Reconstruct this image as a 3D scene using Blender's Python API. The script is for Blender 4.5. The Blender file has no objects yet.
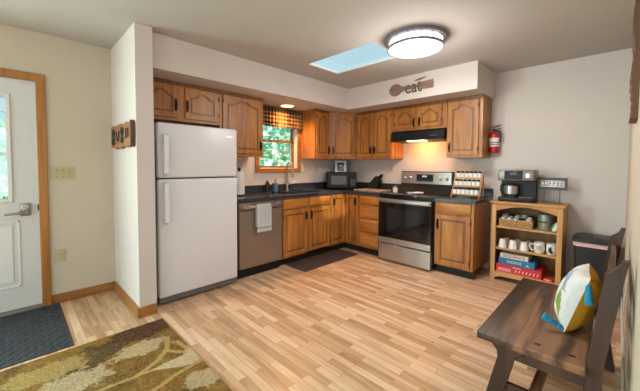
import bpy, bmesh, math, random
from mathutils import Vector, Matrix
random.seed(7)
S = bpy.context.scene
C = S.collection
PI = math.pi

# ------------------------------------------------------------------ camera, world, lights, exposure
def lin(h):
    h = h.lstrip('#')
    v = [int(h[i:i+2], 16)/255 for i in (0, 2, 4)]
    return tuple((c/12.92 if c <= .04045 else ((c+.055)/1.055)**2.4) for c in v)

cam_d = bpy.data.cameras.new('camera'); cam = bpy.data.objects.new('camera', cam_d); C.objects.link(cam)
S.camera = cam
ya, pi_, ro = math.radians(44.55), math.radians(-2.3668), math.radians(.3341)
fwd = Vector((-math.sin(ya)*math.cos(pi_), math.cos(ya)*math.cos(pi_), math.sin(pi_)))
rt = Vector((math.cos(ya), math.sin(ya), 0)); up = rt.cross(fwd)
rt2 = rt*math.cos(ro)+up*math.sin(ro); up2 = up*math.cos(ro)-rt*math.sin(ro)
M = Matrix((rt2, up2, -fwd)).transposed().to_4x4(); M.translation = Vector((3.5767, -4.2218, 1.2851))
cam.matrix_world = M
cam_d.sensor_width = 36; cam_d.lens = 303.5/640*36; cam_d.shift_y = -16.89/640; cam_d.clip_start = .02

S.view_settings.view_transform = 'Standard'; S.view_settings.look = 'None'
S.view_settings.gamma = 1; S.view_settings.exposure = -.06; S.view_settings.use_curve_mapping = False

W = bpy.data.worlds.new('sky'); S.world = W; W.use_nodes = True
bg = W.node_tree.nodes['Background']; bg.inputs[0].default_value = (*lin('#b4dfec'), 1); bg.inputs[1].default_value = 1.25

def area(name, loc, rot, sx, sy, power, col):
    d = bpy.data.lights.new(name, 'AREA'); d.shape = 'RECTANGLE'; d.size = sx; d.size_y = sy
    d.energy = power; d.color = col
    o = bpy.data.objects.new(name, d); C.objects.link(o); o.location = loc; o.rotation_euler = rot
    return o
sun_d = bpy.data.lights.new('sun', 'SUN'); sun_d.energy = 7.0; sun_d.angle = .02; sun_d.color = (1, .95, .85)
sun = bpy.data.objects.new('sun', sun_d); C.objects.link(sun); sun.rotation_euler = (math.radians(38), 0, math.radians(60))
# daylight entering through the living-room windows behind the camera
area('daylight_patio', (2.6, -7.95, 1.25), (PI/2, 0, 0), 4.2, 2.1, 75, (.92, .97, 1.0))
area('daylight_side', (-.16, -6.2, 1.30), (0, -PI/2, 0), 1.4, 1.7, 240, (.74, 1.0, .92))
area('daylight_far', (6.4, -5.8, 1.35), (0, PI/2, 0), 1.6, 3.0, 45, (.95, .97, 1.0))

# ------------------------------------------------------------------ materials
def new_mat(name):
    m = bpy.data.materials.new(name); m.use_nodes = True
    nt = m.node_tree
    return m, nt, nt.nodes['Principled BSDF']
def N(nt, t, **kw):
    n = nt.nodes.new(t)
    for k, v in kw.items():
        if k in n.inputs: n.inputs[k].default_value = v
        else: setattr(n, k, v)
    return n
def ramp(nt, stops):
    r = nt.nodes.new('ShaderNodeValToRGB'); e = r.color_ramp.elements
    while len(e) < len(stops): e.new(.5)
    for el, (p, c) in zip(e, stops): el.position = p; el.color = (*c, 1)
    return r
def mat(name, col, rough=.5, metal=0, var=.06, scale=6, bump=0, bscale=80, stretch=(1, 1, 1), spec=.5, emit=0, alpha=1):
    m, nt, b = new_mat(name)
    c = lin(col) if isinstance(col, str) else col
    b.inputs['Roughness'].default_value = rough; b.inputs['Metallic'].default_value = metal
    b.inputs['Specular IOR Level'].default_value = spec
    tc = N(nt, 'ShaderNodeTexCoord'); mp = N(nt, 'ShaderNodeMapping'); mp.inputs['Scale'].default_value = stretch
    nt.links.new(tc.outputs['Object'], mp.inputs[0])
    no = N(nt, 'ShaderNodeTexNoise', Scale=scale, Detail=4.0)
    nt.links.new(mp.outputs[0], no.inputs['Vector'])
    r = ramp(nt, [(.3, tuple(max(0, x*(1-var)) for x in c)), (.7, tuple(min(1, x*(1+var)) for x in c))])
    nt.links.new(no.outputs[0], r.inputs[0]); nt.links.new(r.outputs[0], b.inputs['Base Color'])
    if bump:
        n2 = N(nt, 'ShaderNodeTexNoise', Scale=bscale, Detail=3.0); nt.links.new(mp.outputs[0], n2.inputs['Vector'])
        bp_ = N(nt, 'ShaderNodeBump', Strength=bump, Distance=.01)
        nt.links.new(n2.outputs[0], bp_.inputs['Height']); nt.links.new(bp_.outputs[0], b.inputs['Normal'])
    if emit:
        nt.links.new(r.outputs[0], b.inputs['Emission Color']); b.inputs['Emission Strength'].default_value = emit
    return m
def wood(name, dark, mid, light, axis='z', rough=.38, fine=26, coarse=5, sp=.16):
    m, nt, b = new_mat(name)
    b.inputs['Roughness'].default_value = rough
    tc = N(nt, 'ShaderNodeTexCoord'); mp = N(nt, 'ShaderNodeMapping')
    s = [1, 1, 1]; s['xyz'.index(axis)] = .09; mp.inputs['Scale'].default_value = s
    nt.links.new(tc.outputs['Object'], mp.inputs[0])
    n1 = N(nt, 'ShaderNodeTexNoise', Scale=float(fine), Detail=5.0, Distortion=.6)
    n2 = N(nt, 'ShaderNodeTexNoise', Scale=float(coarse), Detail=2.0, Distortion=1.2)
    for n in (n1, n2): nt.links.new(mp.outputs[0], n.inputs['Vector'])
    mx = N(nt, 'ShaderNodeMath', operation='ADD'); h = N(nt, 'ShaderNodeMath', operation='MULTIPLY'); h.inputs[1].default_value = .5
    nt.links.new(n1.outputs[0], mx.inputs[0]); nt.links.new(n2.outputs[0], mx.inputs[1]); nt.links.new(mx.outputs[0], h.inputs[0])
    r = ramp(nt, [(.5-sp, lin(dark)), (.5, lin(mid)), (.5+sp, lin(light))])
    nt.links.new(h.outputs[0], r.inputs[0]); nt.links.new(r.outputs[0], b.inputs['Base Color'])
    bp_ = N(nt, 'ShaderNodeBump', Strength=.12, Distance=.004)
    nt.links.new(n1.outputs[0], bp_.inputs['Height']); nt.links.new(bp_.outputs[0], b.inputs['Normal'])
    return m
def vcol_mat(name, rough=.9, bump=.3, bscale=250, lo=.72, hi=1.12):
    m, nt, b = new_mat(name); b.inputs['Roughness'].default_value = rough; b.inputs['Specular IOR Level'].default_value = .15
    a = N(nt, 'ShaderNodeVertexColor', layer_name='pattern')
    tc = N(nt, 'ShaderNodeTexCoord'); n = N(nt, 'ShaderNodeTexNoise', Scale=float(bscale), Detail=3.0)
    nt.links.new(tc.outputs['Object'], n.inputs['Vector'])
    r = ramp(nt, [(.3, (lo, lo, lo)), (.7, (hi, hi, hi))]); nt.links.new(n.outputs[0], r.inputs[0])
    mx = N(nt, 'ShaderNodeMix', data_type='RGBA', blend_type='MULTIPLY'); mx.inputs[0].default_value = 1
    nt.links.new(a.outputs['Color'], mx.inputs[6]); nt.links.new(r.outputs[0], mx.inputs[7])
    nt.links.new(mx.outputs[2], b.inputs['Base Color'])
    bp_ = N(nt, 'ShaderNodeBump', Strength=bump, Distance=.004)
    nt.links.new(n.outputs[0], bp_.inputs['Height']); nt.links.new(bp_.outputs[0], b.inputs['Normal'])
    return m
def emit_mat(name, col, st):
    m, nt, b = new_mat(name)
    c = lin(col); b.inputs['Base Color'].default_value = (*c, 1)
    b.inputs['Emission Color'].default_value = (*c, 1); b.inputs['Emission Strength'].default_value = st
    return m
def glass_mat(name, tint='#ffffff', rough=0.0, mixf=.12):
    m = bpy.data.materials.new(name); m.use_nodes = True; nt = m.node_tree; nt.nodes.clear()
    o = N(nt, 'ShaderNodeOutputMaterial'); t = N(nt, 'ShaderNodeBsdfTransparent'); g = N(nt, 'ShaderNodeBsdfGlossy')
    t.inputs[0].default_value = (*lin(tint), 1); g.inputs['Roughness'].default_value = rough
    mx = N(nt, 'ShaderNodeMixShader'); mx.inputs[0].default_value = mixf
    nt.links.new(t.outputs[0], mx.inputs[1]); nt.links.new(g.outputs[0], mx.inputs[2]); nt.links.new(mx.outputs[0], o.inputs[0])
    return m
def check_mat(name, a, b_, c, scale):
    m, nt, b = new_mat(name); b.inputs['Roughness'].default_value = .9
    tc = N(nt, 'ShaderNodeTexCoord'); sp = N(nt, 'ShaderNodeSeparateXYZ'); nt.links.new(tc.outputs['Object'], sp.inputs[0])
    outs = []
    for ax in (0, 2):
        mu = N(nt, 'ShaderNodeMath', operation='MULTIPLY'); mu.inputs[1].default_value = scale
        fr = N(nt, 'ShaderNodeMath', operation='FRACT'); gt = N(nt, 'ShaderNodeMath', operation='GREATER_THAN'); gt.inputs[1].default_value = .5
        nt.links.new(sp.outputs[ax], mu.inputs[0]); nt.links.new(mu.outputs[0], fr.inputs[0]); nt.links.new(fr.outputs[0], gt.inputs[0])
        outs.append(gt)
    ad = N(nt, 'ShaderNodeMath', operation='ADD'); nt.links.new(outs[0].outputs[0], ad.inputs[0]); nt.links.new(outs[1].outputs[0], ad.inputs[1])
    h = N(nt, 'ShaderNodeMath', operation='MULTIPLY'); h.inputs[1].default_value = .5; nt.links.new(ad.outputs[0], h.inputs[0])
    r = ramp(nt, [(0, lin(a)), (.4, lin(b_)), (.9, lin(c))]); r.color_ramp.interpolation = 'CONSTANT'
    nt.links.new(h.outputs[0], r.inputs[0]); nt.links.new(r.outputs[0], b.inputs['Base Color'])
    return m
def floor_mat():
    m, nt, b = new_mat('laminate_floor')
    tc = N(nt, 'ShaderNodeTexCoord')
    br = N(nt, 'ShaderNodeTexBrick', offset=.37, offset_frequency=2, squash=1.0)
    br.inputs['Scale'].default_value = 1.0; br.inputs['Brick Width'].default_value = .40; br.inputs['Row Height'].default_value = .056
    br.inputs['Mortar Size'].default_value = .0011; br.inputs['Mortar Smooth'].default_value = .2
    br.inputs['Color1'].default_value = (0, 0, 0, 1); br.inputs['Color2'].default_value = (1, 1, 1, 1); br.inputs['Mortar'].default_value = (.3, .3, .3, 1)
    nt.links.new(tc.outputs['Object'], br.inputs['Vector'])
    mp = N(nt, 'ShaderNodeMapping'); mp.inputs['Scale'].default_value = (.7, 10, 1); nt.links.new(tc.outputs['Object'], mp.inputs[0])
    # shift the grain per strip so it breaks at the joints
    sc = N(nt, 'ShaderNodeVectorMath', operation='SCALE'); sc.inputs['Scale'].default_value = 7.0
    nt.links.new(br.outputs['Color'], sc.inputs[0])
    ad = N(nt, 'ShaderNodeVectorMath', operation='ADD'); nt.links.new(mp.outputs[0], ad.inputs[0]); nt.links.new(sc.outputs[0], ad.inputs[1])
    n = N(nt, 'ShaderNodeTexNoise', Scale=3.2, Detail=6.0, Distortion=1.0); nt.links.new(ad.outputs[0], n.inputs['Vector'])
    bw = N(nt, 'ShaderNodeRGBToBW'); nt.links.new(br.outputs['Color'], bw.inputs[0])
    k = N(nt, 'ShaderNodeMath', operation='MULTIPLY'); k.inputs[1].default_value = .38; nt.links.new(bw.outputs[0], k.inputs[0])
    k2 = N(nt, 'ShaderNodeMath', operation='MULTIPLY'); k2.inputs[1].default_value = .72; nt.links.new(n.outputs[0], k2.inputs[0])
    s = N(nt, 'ShaderNodeMath', operation='ADD'); nt.links.new(k.outputs[0], s.inputs[0]); nt.links.new(k2.outputs[0], s.inputs[1])
    r = ramp(nt, [(.2, lin('#9a7353')), (.46, lin('#c19978')), (.76, lin('#debe9f'))]); nt.links.new(s.outputs[0], r.inputs[0])
    mx = N(nt, 'ShaderNodeMix', data_type='RGBA', blend_type='MULTIPLY')
    nt.links.new(br.outputs['Fac'], mx.inputs[0]); nt.links.new(r.outputs[0], mx.inputs[6]); mx.inputs[7].default_value = (.55, .47, .4, 1)
    nt.links.new(mx.outputs[2], b.inputs['Base Color'])
    b.inputs['Roughness'].default_value = .33; b.inputs['Specular IOR Level'].default_value = .4
    return m

m_wall = mat('wall_paint', '#cdc3be', .85, var=.02, scale=3, bump=.05, bscale=120)
m_wallc = mat('cream_wall_paint', '#c4b8a5', .85, var=.02, scale=3, bump=.05, bscale=120)
m_ceil = mat('ceiling_paint', '#b6b0ac', .9, var=.015, scale=3, bump=.05, bscale=150)
m_floor = floor_mat()
m_oak = wood('honey_oak', '#7b4920', '#a0662d', '#b87b38', 'z')
m_oakh = wood('honey_oak_cross_grain', '#7b4920', '#a0662d', '#b87b38', 'x')
m_groove = wood('dark_oak_groove', '#5d3716', '#75461f', '#865328', 'z')
m_trim = wood('oak_trim', '#7a4d24', '#96622f', '#a8743c', 'y', .4)
m_trimz = wood('oak_casing', '#86531f', '#a2692c', '#b57c3b', 'z', .4)
m_pine = wood('pine_shelf', '#a8743f', '#c18d55', '#d4a166', 'z', .5, 14, 3)
m_pineh = wood('pine_shelf_cross', '#a8743f', '#c18d55', '#d4a166', 'x', .5, 14, 3)
m_bench = wood('worn_dark_wood', '#24160f', '#4c3226', '#8f6648', 'y', .45, 14, 2.5, .09)
m_benchz = wood('worn_dark_wood_upright', '#281913', '#402a21', '#5c4132', 'z', .45, 12, 4)
m_counter = mat('charcoal_laminate', '#30333c', .22, var=.35, scale=70)
m_white = mat('white_paint', '#d9d9d6', .45, var=.01)
m_fridge = mat('white_enamel', '#d6d5da', .32, var=.01, bump=.06, bscale=300)
m_fgrey = mat('grey_gasket', '#57555a', .6)
m_steel = mat('brushed_steel', '#aca6a3', .32, .75, var=.06, scale=20, stretch=(.05, 1, 1))
m_chrome = mat('chrome', '#c9c9cc', .14, 1.0)
m_nickel = mat('satin_nickel', '#9b9790', .3, 1.0)
m_black = mat('black_plastic', '#131315', .42, spec=.3)
m_blackg = mat('black_glass', '#0b0b0d', .06, spec=.6)
m_dark = mat('toe_kick_black', '#16120f', .7)
m_bronze = mat('dark_bronze', '#1d1613', .4, .6)
m_ivory = mat('ivory_plastic', '#b7a983', .45)
m_beige = mat('beige_plastic', '#c3b494', .45)
m_rubber = mat('door_mat_rubber', '#33363c', .75, var=.25, scale=14)
m_sinkmat = mat('brown_mat', '#4b3730', .9, var=.15, scale=40)
m_towel = mat('white_cotton', '#e6e6e8', .95, var=.03, bump=.3, bscale=200)
m_paper = mat('paper_towel', '#dedede', .95, var=.02)
m_red = mat('red_paint', '#b3131c', .3)
m_redbox = mat('red_card', '#c8292f', .5)
m_bluebox = mat('blue_card', '#1f6d9c', .5)
m_whitebox = mat('cream_card', '#d8cdbf', .55)
m_pink = mat('pink_plastic_bag', '#e0b3b4', .5)
m_ceramic = mat('white_ceramic', '#e2ddd8', .2)
m_taupe = mat('taupe_ceramic', '#b3a190', .3)
m_lampring = mat('brushed_lamp_ring', '#7c7780', .4, .4)
m_glass = glass_mat('window_glass')
m_leafA = mat('leaf_green', '#7fd2aa', .6, var=.4, scale=2)
m_leafB = mat('leaf_light', '#bff0d8', .6, var=.3, scale=2)
m_bark = mat('bark', '#4a3a2c', .9, var=.3)
m_grass = mat('grass', '#5c8f45', .95, var=.4, scale=3)
m_wicker = mat('wicker', '#b98f5f', .8, var=.35, scale=60, bump=.6, bscale=60)
m_tin = mat('pale_metal_tin', '#9aa39c', .35, .6, var=.1)
m_granite = mat('speckled_board', '#b49a86', .5, var=.3, scale=90)
m_signframe = mat('grey_weathered_wood', '#5a5654', .7, var=.2, scale=20, stretch=(.2, 1, 1))
m_tile = mat('white_tile', '#dedde0', .5)
m_ink = mat('dark_ink', '#22201f', .6)
m_artwood = wood('stained_wood_cutout', '#6a5143', '#826656', '#94786a', 'x', .6, 20, 5)
m_artdark = mat('dark_stained_edge', '#5a4c42', .6)
m_plaque = wood('live_edge_slab', '#6a4128', '#8f6040', '#a87850', 'x', .6, 16, 4)
m_barkedge = wood('bark_edge', '#33211a', '#4e3428', '#6b4a38', 'z', .8, 30, 8)
m_blue = mat('turquoise_yarn', '#1f86ad', .9, var=.25, scale=60)
m_soap = mat('slate_blue_plastic', '#5b7285', .4)
m_smoke = mat('dark_green_bottle', '#2a3134', .25)
m_valance = check_mat('brown_check_cloth', '#2a1f1a', '#95704e', '#d0a272', 18.0)
m_pillow = vcol_mat('cushion_cloth', .9, .15, 60, .93, 1.03)
m_rug = vcol_mat('rug_pile', .95, .5, 260)
m_label = mat('white_label', '#e4e4e4', .6)
m_spice = mat('ground_spice', '#7a4a24', .7, var=.5, scale=40)
m_knife = mat('black_wood', '#121214', .45)
m_display = mat('grey_screen', '#4c4a48', .25)

# ------------------------------------------------------------------ mesh helpers
class B:
    def __init__(s): s.bm = bmesh.new(); s.mi = 0
    def _done(s, vs, xf):
        if xf is not None: bmesh.ops.transform(s.bm, matrix=xf, verts=vs)
        for v in vs:
            for f in v.link_faces:
                f.material_index = s.mi
    def box(s, x0, y0, z0, x1, y1, z1, bev=0, seg=2, xf=None):
        r = bmesh.ops.create_cube(s.bm, size=1); vs = r['verts']
        bmesh.ops.transform(s.bm, matrix=Matrix.Translation(((x0+x1)/2, (y0+y1)/2, (z0+z1)/2)) @ Matrix.Diagonal((abs(x1-x0), abs(y1-y0), abs(z1-z0), 1)), verts=vs)
        if bev:
            es = list({e for v in vs for e in v.link_edges})
            q = bmesh.ops.bevel(s.bm, geom=es, offset=bev, segments=seg, affect='EDGES', profile=.5)
            vs = list({v for f in q['faces'] for v in f.verts} | {v for v in vs if v.is_valid})
        s._done(vs, xf); return s
    def cyl(s, p0, p1, r0, r1=None, seg=20, caps=True):
        r1 = r0 if r1 is None else r1
        p0 = Vector(p0); p1 = Vector(p1); d = p1-p0
        q = bmesh.ops.create_cone(s.bm, cap_ends=caps, cap_tris=False, segments=seg, radius1=max(r0, 1e-5), radius2=max(r1, 1e-5), depth=d.length)
        m = Matrix.Translation((p0+p1)/2) @ d.to_track_quat('Z', 'Y').to_matrix().to_4x4()
        s._done(q['verts'], m); return s
    def lathe(s, prof, seg=24, xf=None):
        rings = []; vs = []
        for r, z in prof:
            ring = []
            if r < 1e-6: v = s.bm.verts.new((0, 0, z)); ring = [v]; vs.append(v)
            else:
                for i in range(seg):
                    a = 2*PI*i/seg; v = s.bm.verts.new((r*math.cos(a), r*math.sin(a), z)); ring.append(v); vs.append(v)
            rings.append(ring)
        for a, b in zip(rings, rings[1:]):
            for i in range(seg):
                j = (i+1) % seg
                if len(a) == 1 and len(b) == 1: continue
                if len(a) == 1: s.bm.faces.new((a[0], b[j], b[i]))
                elif len(b) == 1: s.bm.faces.new((a[i], a[j], b[0]))
                else: s.bm.faces.new((a[i], a[j], b[j], b[i]))
        s._done(vs, xf); return s
    def prism(s, pts, d0, d1, plane='xz', xf=None, bev=0):
        """polygon in a plane, extruded d0..d1 along the third axis"""
        def P(a, b, d):
            return {'xz': (a, d, b), 'xy': (a, b, d), 'yz': (d, a, b)}[plane]
        A = [s.bm.verts.new(P(a, b, d0)) for a, b in pts]; D = [s.bm.verts.new(P(a, b, d1)) for a, b in pts]
        n = len(pts); fs = [s.bm.faces.new(A), s.bm.faces.new(D[::-1])]
        for i in range(n): fs.append(s.bm.faces.new((A[i], D[i], D[(i+1) % n], A[(i+1) % n])))
        vs = A+D
        if bev:
            es = [e for e in fs[0].edges]
            q = bmesh.ops.bevel(s.bm, geom=es, offset=bev, segments=1, affect='EDGES', profile=.5)
            vs = list({v for f in q['faces'] for v in f.verts} | {v for v in vs if v.is_valid})
        s._done(vs, xf); return s
    def tube(s, path, r, seg=10, closed=False):
        path = [Vector(p) for p in path]; n = len(path); rings = []; vs = []
        rr = r if isinstance(r, (list, tuple)) else [r]*n
        prev = None
        for i, p in enumerate(path):
            if closed: t = path[(i+1) % n]-path[i-1]
            else: t = path[min(i+1, n-1)]-path[max(i-1, 0)]
            t.normalize()
            u = Vector((0, 0, 1)) if prev is None else prev
            if abs(t.dot(u)) > .98 and prev is None: u = Vector((1, 0, 0))
            u = (u-t*t.dot(u)).normalized(); prev = u; w = t.cross(u)
            ring = [s.bm.verts.new(p+(u*math.cos(2*PI*k/seg)+w*math.sin(2*PI*k/seg))*rr[i]) for k in range(seg)]
            rings.append(ring); vs += ring
        pr = list(zip(rings, rings[1:])) + ([(rings[-1], rings[0])] if closed else [])
        for a, b in pr:
            for k in range(seg): s.bm.faces.new((a[k], a[(k+1) % seg], b[(k+1) % seg], b[k]))
        if not closed:
            s.bm.faces.new(rings[0][::-1]); s.bm.faces.new(rings[-1])
        s._done(vs, None); return s
    def build(s, name, m, parent=None, loc=None, smooth=True):
        bmesh.ops.recalc_face_normals(s.bm, faces=s.bm.faces)
        me = bpy.data.meshes.new(name); s.bm.to_mesh(me); s.bm.free()
        for q in (m if isinstance(m, (list, tuple)) else [m]): me.materials.append(q)
        if smooth:
            for p in me.polygons: p.use_smooth = True
            me.set_sharp_from_angle(angle=math.radians(35))
        o = bpy.data.objects.new(name, me); C.objects.link(o)
        if parent is not None: o.parent = parent
        if loc is not None: o.location = loc
        return o
def tag(o, label, cat, group=None):
    o['label'] = label; o['category'] = cat
    if group: o['group'] = group
    return o
def thing(name, label, cat, loc=(0, 0, 0), rz=0, group=None):
    o = bpy.data.objects.new(name, None); C.objects.link(o); o.empty_display_size = .05
    o.location = loc; o.rotation_euler = (0, 0, rz)
    return tag(o, label, cat, group)
def struct(o): o['kind'] = 'structure'; return o
def dup(root, loc=None, rz=None, label=None):
    c = root.copy(); C.objects.link(c)
    if loc is not None: c.location = loc
    if rz is not None: c.rotation_euler = (0, 0, rz)
    if label: c['label'] = label
    for ch in list(root.children):
        d = ch.copy(); C.objects.link(d); d.parent = c
        for g in list(ch.children):
            e = g.copy(); C.objects.link(e); e.parent = d
    return c
def text(name, s, size, m, parent, loc, rot=(PI/2, 0, 0), ext=.001, sx=1.0, ax='CENTER'):
    cu = bpy.data.curves.new(name, 'FONT'); cu.body = s; cu.size = size; cu.extrude = ext; cu.align_x = ax; cu.align_y = 'CENTER'
    t = bpy.data.objects.new(name, cu); C.objects.link(t)
    dg = bpy.context.evaluated_depsgraph_get(); me = bpy.data.meshes.new_from_object(t.evaluated_get(dg))
    bpy.data.objects.remove(t); me.materials.clear(); me.materials.append(m)
    o = bpy.data.objects.new(name, me); C.objects.link(o); o.parent = parent; o.location = loc; o.rotation_euler = rot; o.scale = (sx, 1, 1)
    return o

# ------------------------------------------------------------------ room shell
H = 2.44; SOF = 2.137; SD = .65
XD = -.09; PY0 = -3.497; PY1 = -3.364; PX = .746; XR = 3.64
b = B(); b.box(-.6, -8.2, -.1, 6.6, .2, 0); struct(b.build('floor', m_floor))
# ceiling with a skylight well
SK = (1.03, -1.83, 1.9, -1.33)
b = B()
b.box(-.6, -8.2, H, SK[0], .2, H+.012); b.box(SK[2], -8.2, H, 6.6, .2, H+.012)
b.box(SK[0], -8.2, H, SK[2], SK[1], H+.012); b.box(SK[0], SK[3], H, SK[2], .2, H+.012)
struct(b.build('ceiling', m_ceil))
b = B()
for x0, y0, x1, y1 in ((SK[0]-.03, SK[1]-.03, SK[0], SK[3]+.03), (SK[2], SK[1]-.03, SK[2]+.03, SK[3]+.03), (SK[0], SK[1]-.03, SK[2], SK[1]), (SK[0], SK[3], SK[2], SK[3]+.03)):
    b.box(x0, y0, H+.016, x1, y1, H+.02)
sky = struct(b.build('window_2', m_white))
b = B(); b.box(SK[0], SK[1], H+.012, SK[2], SK[3], H+.016); b.build('glass_pane', m_glass, sky)

def hole_wall(name, m, axis, c0, c1, a0, a1, z0, z1, ha0, ha1, hz0, hz1):
    b = B()
    for (p0, p1, q0, q1) in ((a0, ha0, z0, z1), (ha1, a1, z0, z1), (ha0, ha1, z0, hz0), (ha0, ha1, hz1, z1)):
        if p1-p0 < 1e-4 or q1-q0 < 1e-4: continue
        if axis == 'x': b.box(c0, p0, q0, c1, p1, q1)
        else: b.box(p0, c0, q0, p1, c1, q1)
    return struct(b.build(name, m))
# window wall behind fridge and sink
hole_wall('wall_back', m_wall, 'x', -.15, 0, PY1, .15, 0, H, -1.80, -1.10, 1.245, 2.06)
b = B(); b.box(0, 0, 0, 6.6, .15, H); struct(b.build('wall_range', m_wall))
b = B(); b.box(XD-.01, PY0, 0, PX, PY1, H); struct(b.build('wall_divider', m_wall))
# entry wall with the door opening, and a second window further along behind the viewer
b = B()
b.box(XD-.15, -4.06, 0, XD, PY0+.02, H); b.box(XD-.15, -4.98, 2.02, XD, -4.06, H); b.box(XD-.15, -5.35, 0, XD, -4.98, H)
b.box(XD-.15, -7.45, 0, XD, -5.35, .6); b.box(XD-.15, -7.45, 2.1, XD, -5.35, H); b.box(XD-.15, -8.2, 0, XD, -7.45, H)
struct(b.build('wall_left', m_wallc))
b = B(); b.box(XR, -3.0, 0, XR+.14, 0, H); struct(b.build('wall_right', m_wallc))
b = B(); b.box(XR+.14, -3.0, 0, 6.6, -2.86, H); struct(b.build('wall_passage', m_wall))
hole_wall('wall_front', m_wallc, 'y', -8.2, -8.05, -.3, 6.6, 0, H, .5, 4.7, .15, 2.3)
hole_wall('wall_far', m_wallc, 'x', 6.5, 6.65, -8.2, -3.0, 0, H, -7.3, -4.3, .55, 2.15)

# soffit
b = B()
b.prism([(0, PY1), (SD, PY1), (SD, -SD), (2.45, -SD), (2.45, 0), (0, 0)], SOF, H, 'xy')
struct(b.build('trim_soffit', m_wall, smooth=False))

# baseboards
def base(name, x0, y0, x1, y1, m=m_trim, h=.088):
    b = B(); b.box(x0, y0, 0, x1, y1, h, .004, 1); return struct(b.build(name, m))
base('baseboard_left', XD, -3.994, XD+.014, PY0)
b = B(); b.box(XD+.014, PY0-.014, 0, PX+.014, PY0, .088, .004, 1); b.box(PX, PY0-.014, 0, PX+.014, PY1, .088, .004, 1)
struct(b.build('baseboard_divider', wood('oak_trim_divider', '#7a4d24', '#96622f', '#a8743c', 'x', .4)))
b = B(); b.box(2.45, -.014, 0, XR, 0, .088, .004, 1); struct(b.build('baseboard_range', wood('oak_trim_dark', '#553019', '#6b4023', '#7d4f2c', 'x', .4)))
base('baseboard_right', XR-.012, -3.0, XR, -.014, m_white, .09)

# door casing and door
b = B()
b.box(XD-.15, -4.058, 0, XD+.018, -3.995, 2.02, .004, 1); b.box(XD-.15, -5.04, 0, XD+.018, -4.98, 2.02, .004, 1); b.box(XD-.15, -5.04, 2.015, XD+.018, -3.995, 2.078, .004, 1)
struct(b.build('trim_door_casing', m_trimz))
b = B(); b.box(XD-.1, -4.98, 0, XD+.03, -4.06, .022, .006); struct(b.build('trim_threshold', mat('alu_threshold', '#8f8a82', .4, .7)))
b = B()
DX = XD-.03
LY0, LY1, LZ0, LZ1 = -4.775, -4.25, .99, 1.85
b.box(DX-.045, -4.9795, .025, DX, LY0, 2.014); b.box(DX-.045, LY1, .025, DX, -4.0585, 2.014)
b.box(DX-.045, LY0, .025, DX, LY1, LZ0); b.box(DX-.045, LY0, LZ1, DX, LY1, 2.012)
door = struct(b.build('door_1', mat('door_white', '#cfcecb', .5, var=.015)))
b = B()
for y0, z0, y1, z1 in ((LY0-.03, LZ0-.03, LY0, LZ1+.03), (LY1, LZ0-.03, LY1+.03, LZ1+.03), (LY0, LZ0-.03, LY1, LZ0), (LY0, LZ1, LY1, LZ1+.03)):
    b.box(DX-.01, y0, z0, DX+.014, y1, z1, .004, 1)
b.box(DX-.02, LY0, 1.36, DX+.006, LY1, 1.385)
b.build('lite_frame', m_white, door)
b = B(); b.box(DX-.024, LY0, LZ0, DX-.02, LY1, LZ1); b.build('glass_pane', m_glass, door)
b = B()
for y0, y1 in ((-4.875, -4.585), (-4.465, -4.185)):
    for z0, z1 in ((.22, .80),):
        for p in ((y0, z0, y0+.014, z1), (y1-.014, z0, y1, z1), (y0, z0, y1, z0+.014), (y0, z1-.014, y1, z1)):
            b.box(DX, p[0], p[1], DX+.007, p[2], p[3], .002, 1)
        b.box(DX, y0+.045, z0+.045, DX+.006, y1-.045, z1-.045, .005, 1)
b.build('raised_panel', m_white, door)
b = B(); b.box(DX, -4.18, .835, DX+.012, -4.11, .945, .006)
lk = b.build('lock_plate', m_nickel, door)
b = B(); b.cyl((DX+.01, -4.145, .865), (DX+.055, -4.145, .865), .012)
b.tube([(DX+.05, -4.145, .865), (DX+.052, -4.185, .866), (DX+.05, -4.245, .862), (DX+.046, -4.275, .86)], [.011, .011, .009, .008])
b.build('lever_handle', m_nickel, lk)
b = B(); b.cyl((DX+.01, -4.145, .915), (DX+.026, -4.145, .915), .02); b.box(DX+.025, -4.149, .903, DX+.038, -4.141, .927, .002, 1); b.build('thumb_turn', m_chrome, lk)
b = B(); b.box(XD-.03, -4.067, .88, XD+.012, -4.061, .93); struct(b.build('trim_strike_plate', m_black))

# kitchen window
b = B()
yw0, yw1, zw0, zw1 = -1.80, -1.10, 1.245, 2.06; cw = .065
b.box(0, yw0-cw, zw0-cw, .018, yw1+cw, zw0, .004, 1); b.box(0, yw0-cw, zw1, .018, yw1+cw, zw1+cw, .004, 1)
b.box(0, yw0-cw, zw0, .018, yw0, zw1, .004, 1); b.box(0, yw1, zw0, .018, yw1+cw, zw1, .004, 1)
win = struct(b.build('window_1', wood('oak_window_casing', '#7a4c22', '#9a6835', '#b07e48', 'y', .4)))
b = B()
for y0, z0, y1, z1 in ((yw0, zw0, yw1, zw0+.012), (yw0, zw0, yw0+.012, zw1), (yw1-.012, zw0, yw1, zw1)): b.box(-.15, y0, z0, 0, y1, z1)
b.build('jamb_liner', m_white, win)
b = B()
for z0, z1, x in ((zw0+.012, 1.66, -.075), (1.64, zw1, -.1)):
    for p in ((yw0+.012, z0, yw0+.045, z1), (yw1-.045, z0, yw1-.012, z1), (yw0+.012, z0, yw1-.012, z0+.028), (yw0+.012, z1-.028, yw1-.012, z1)):
        b.box(x-.012, p[0], p[1], x+.012, p[2], p[3])
b.build('sash', wood('sash_oak', '#6d4018', '#8b5526', '#9c6633', 'y', .4), win)
b = B(); b.box(-.077, yw0+.04, zw0+.03, -.074, yw1-.04, 1.64); b.box(-.102, yw0+.04, 1.66, -.099, yw1-.04, zw1-.03); b.build('glass_pane', m_glass, win)

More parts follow.
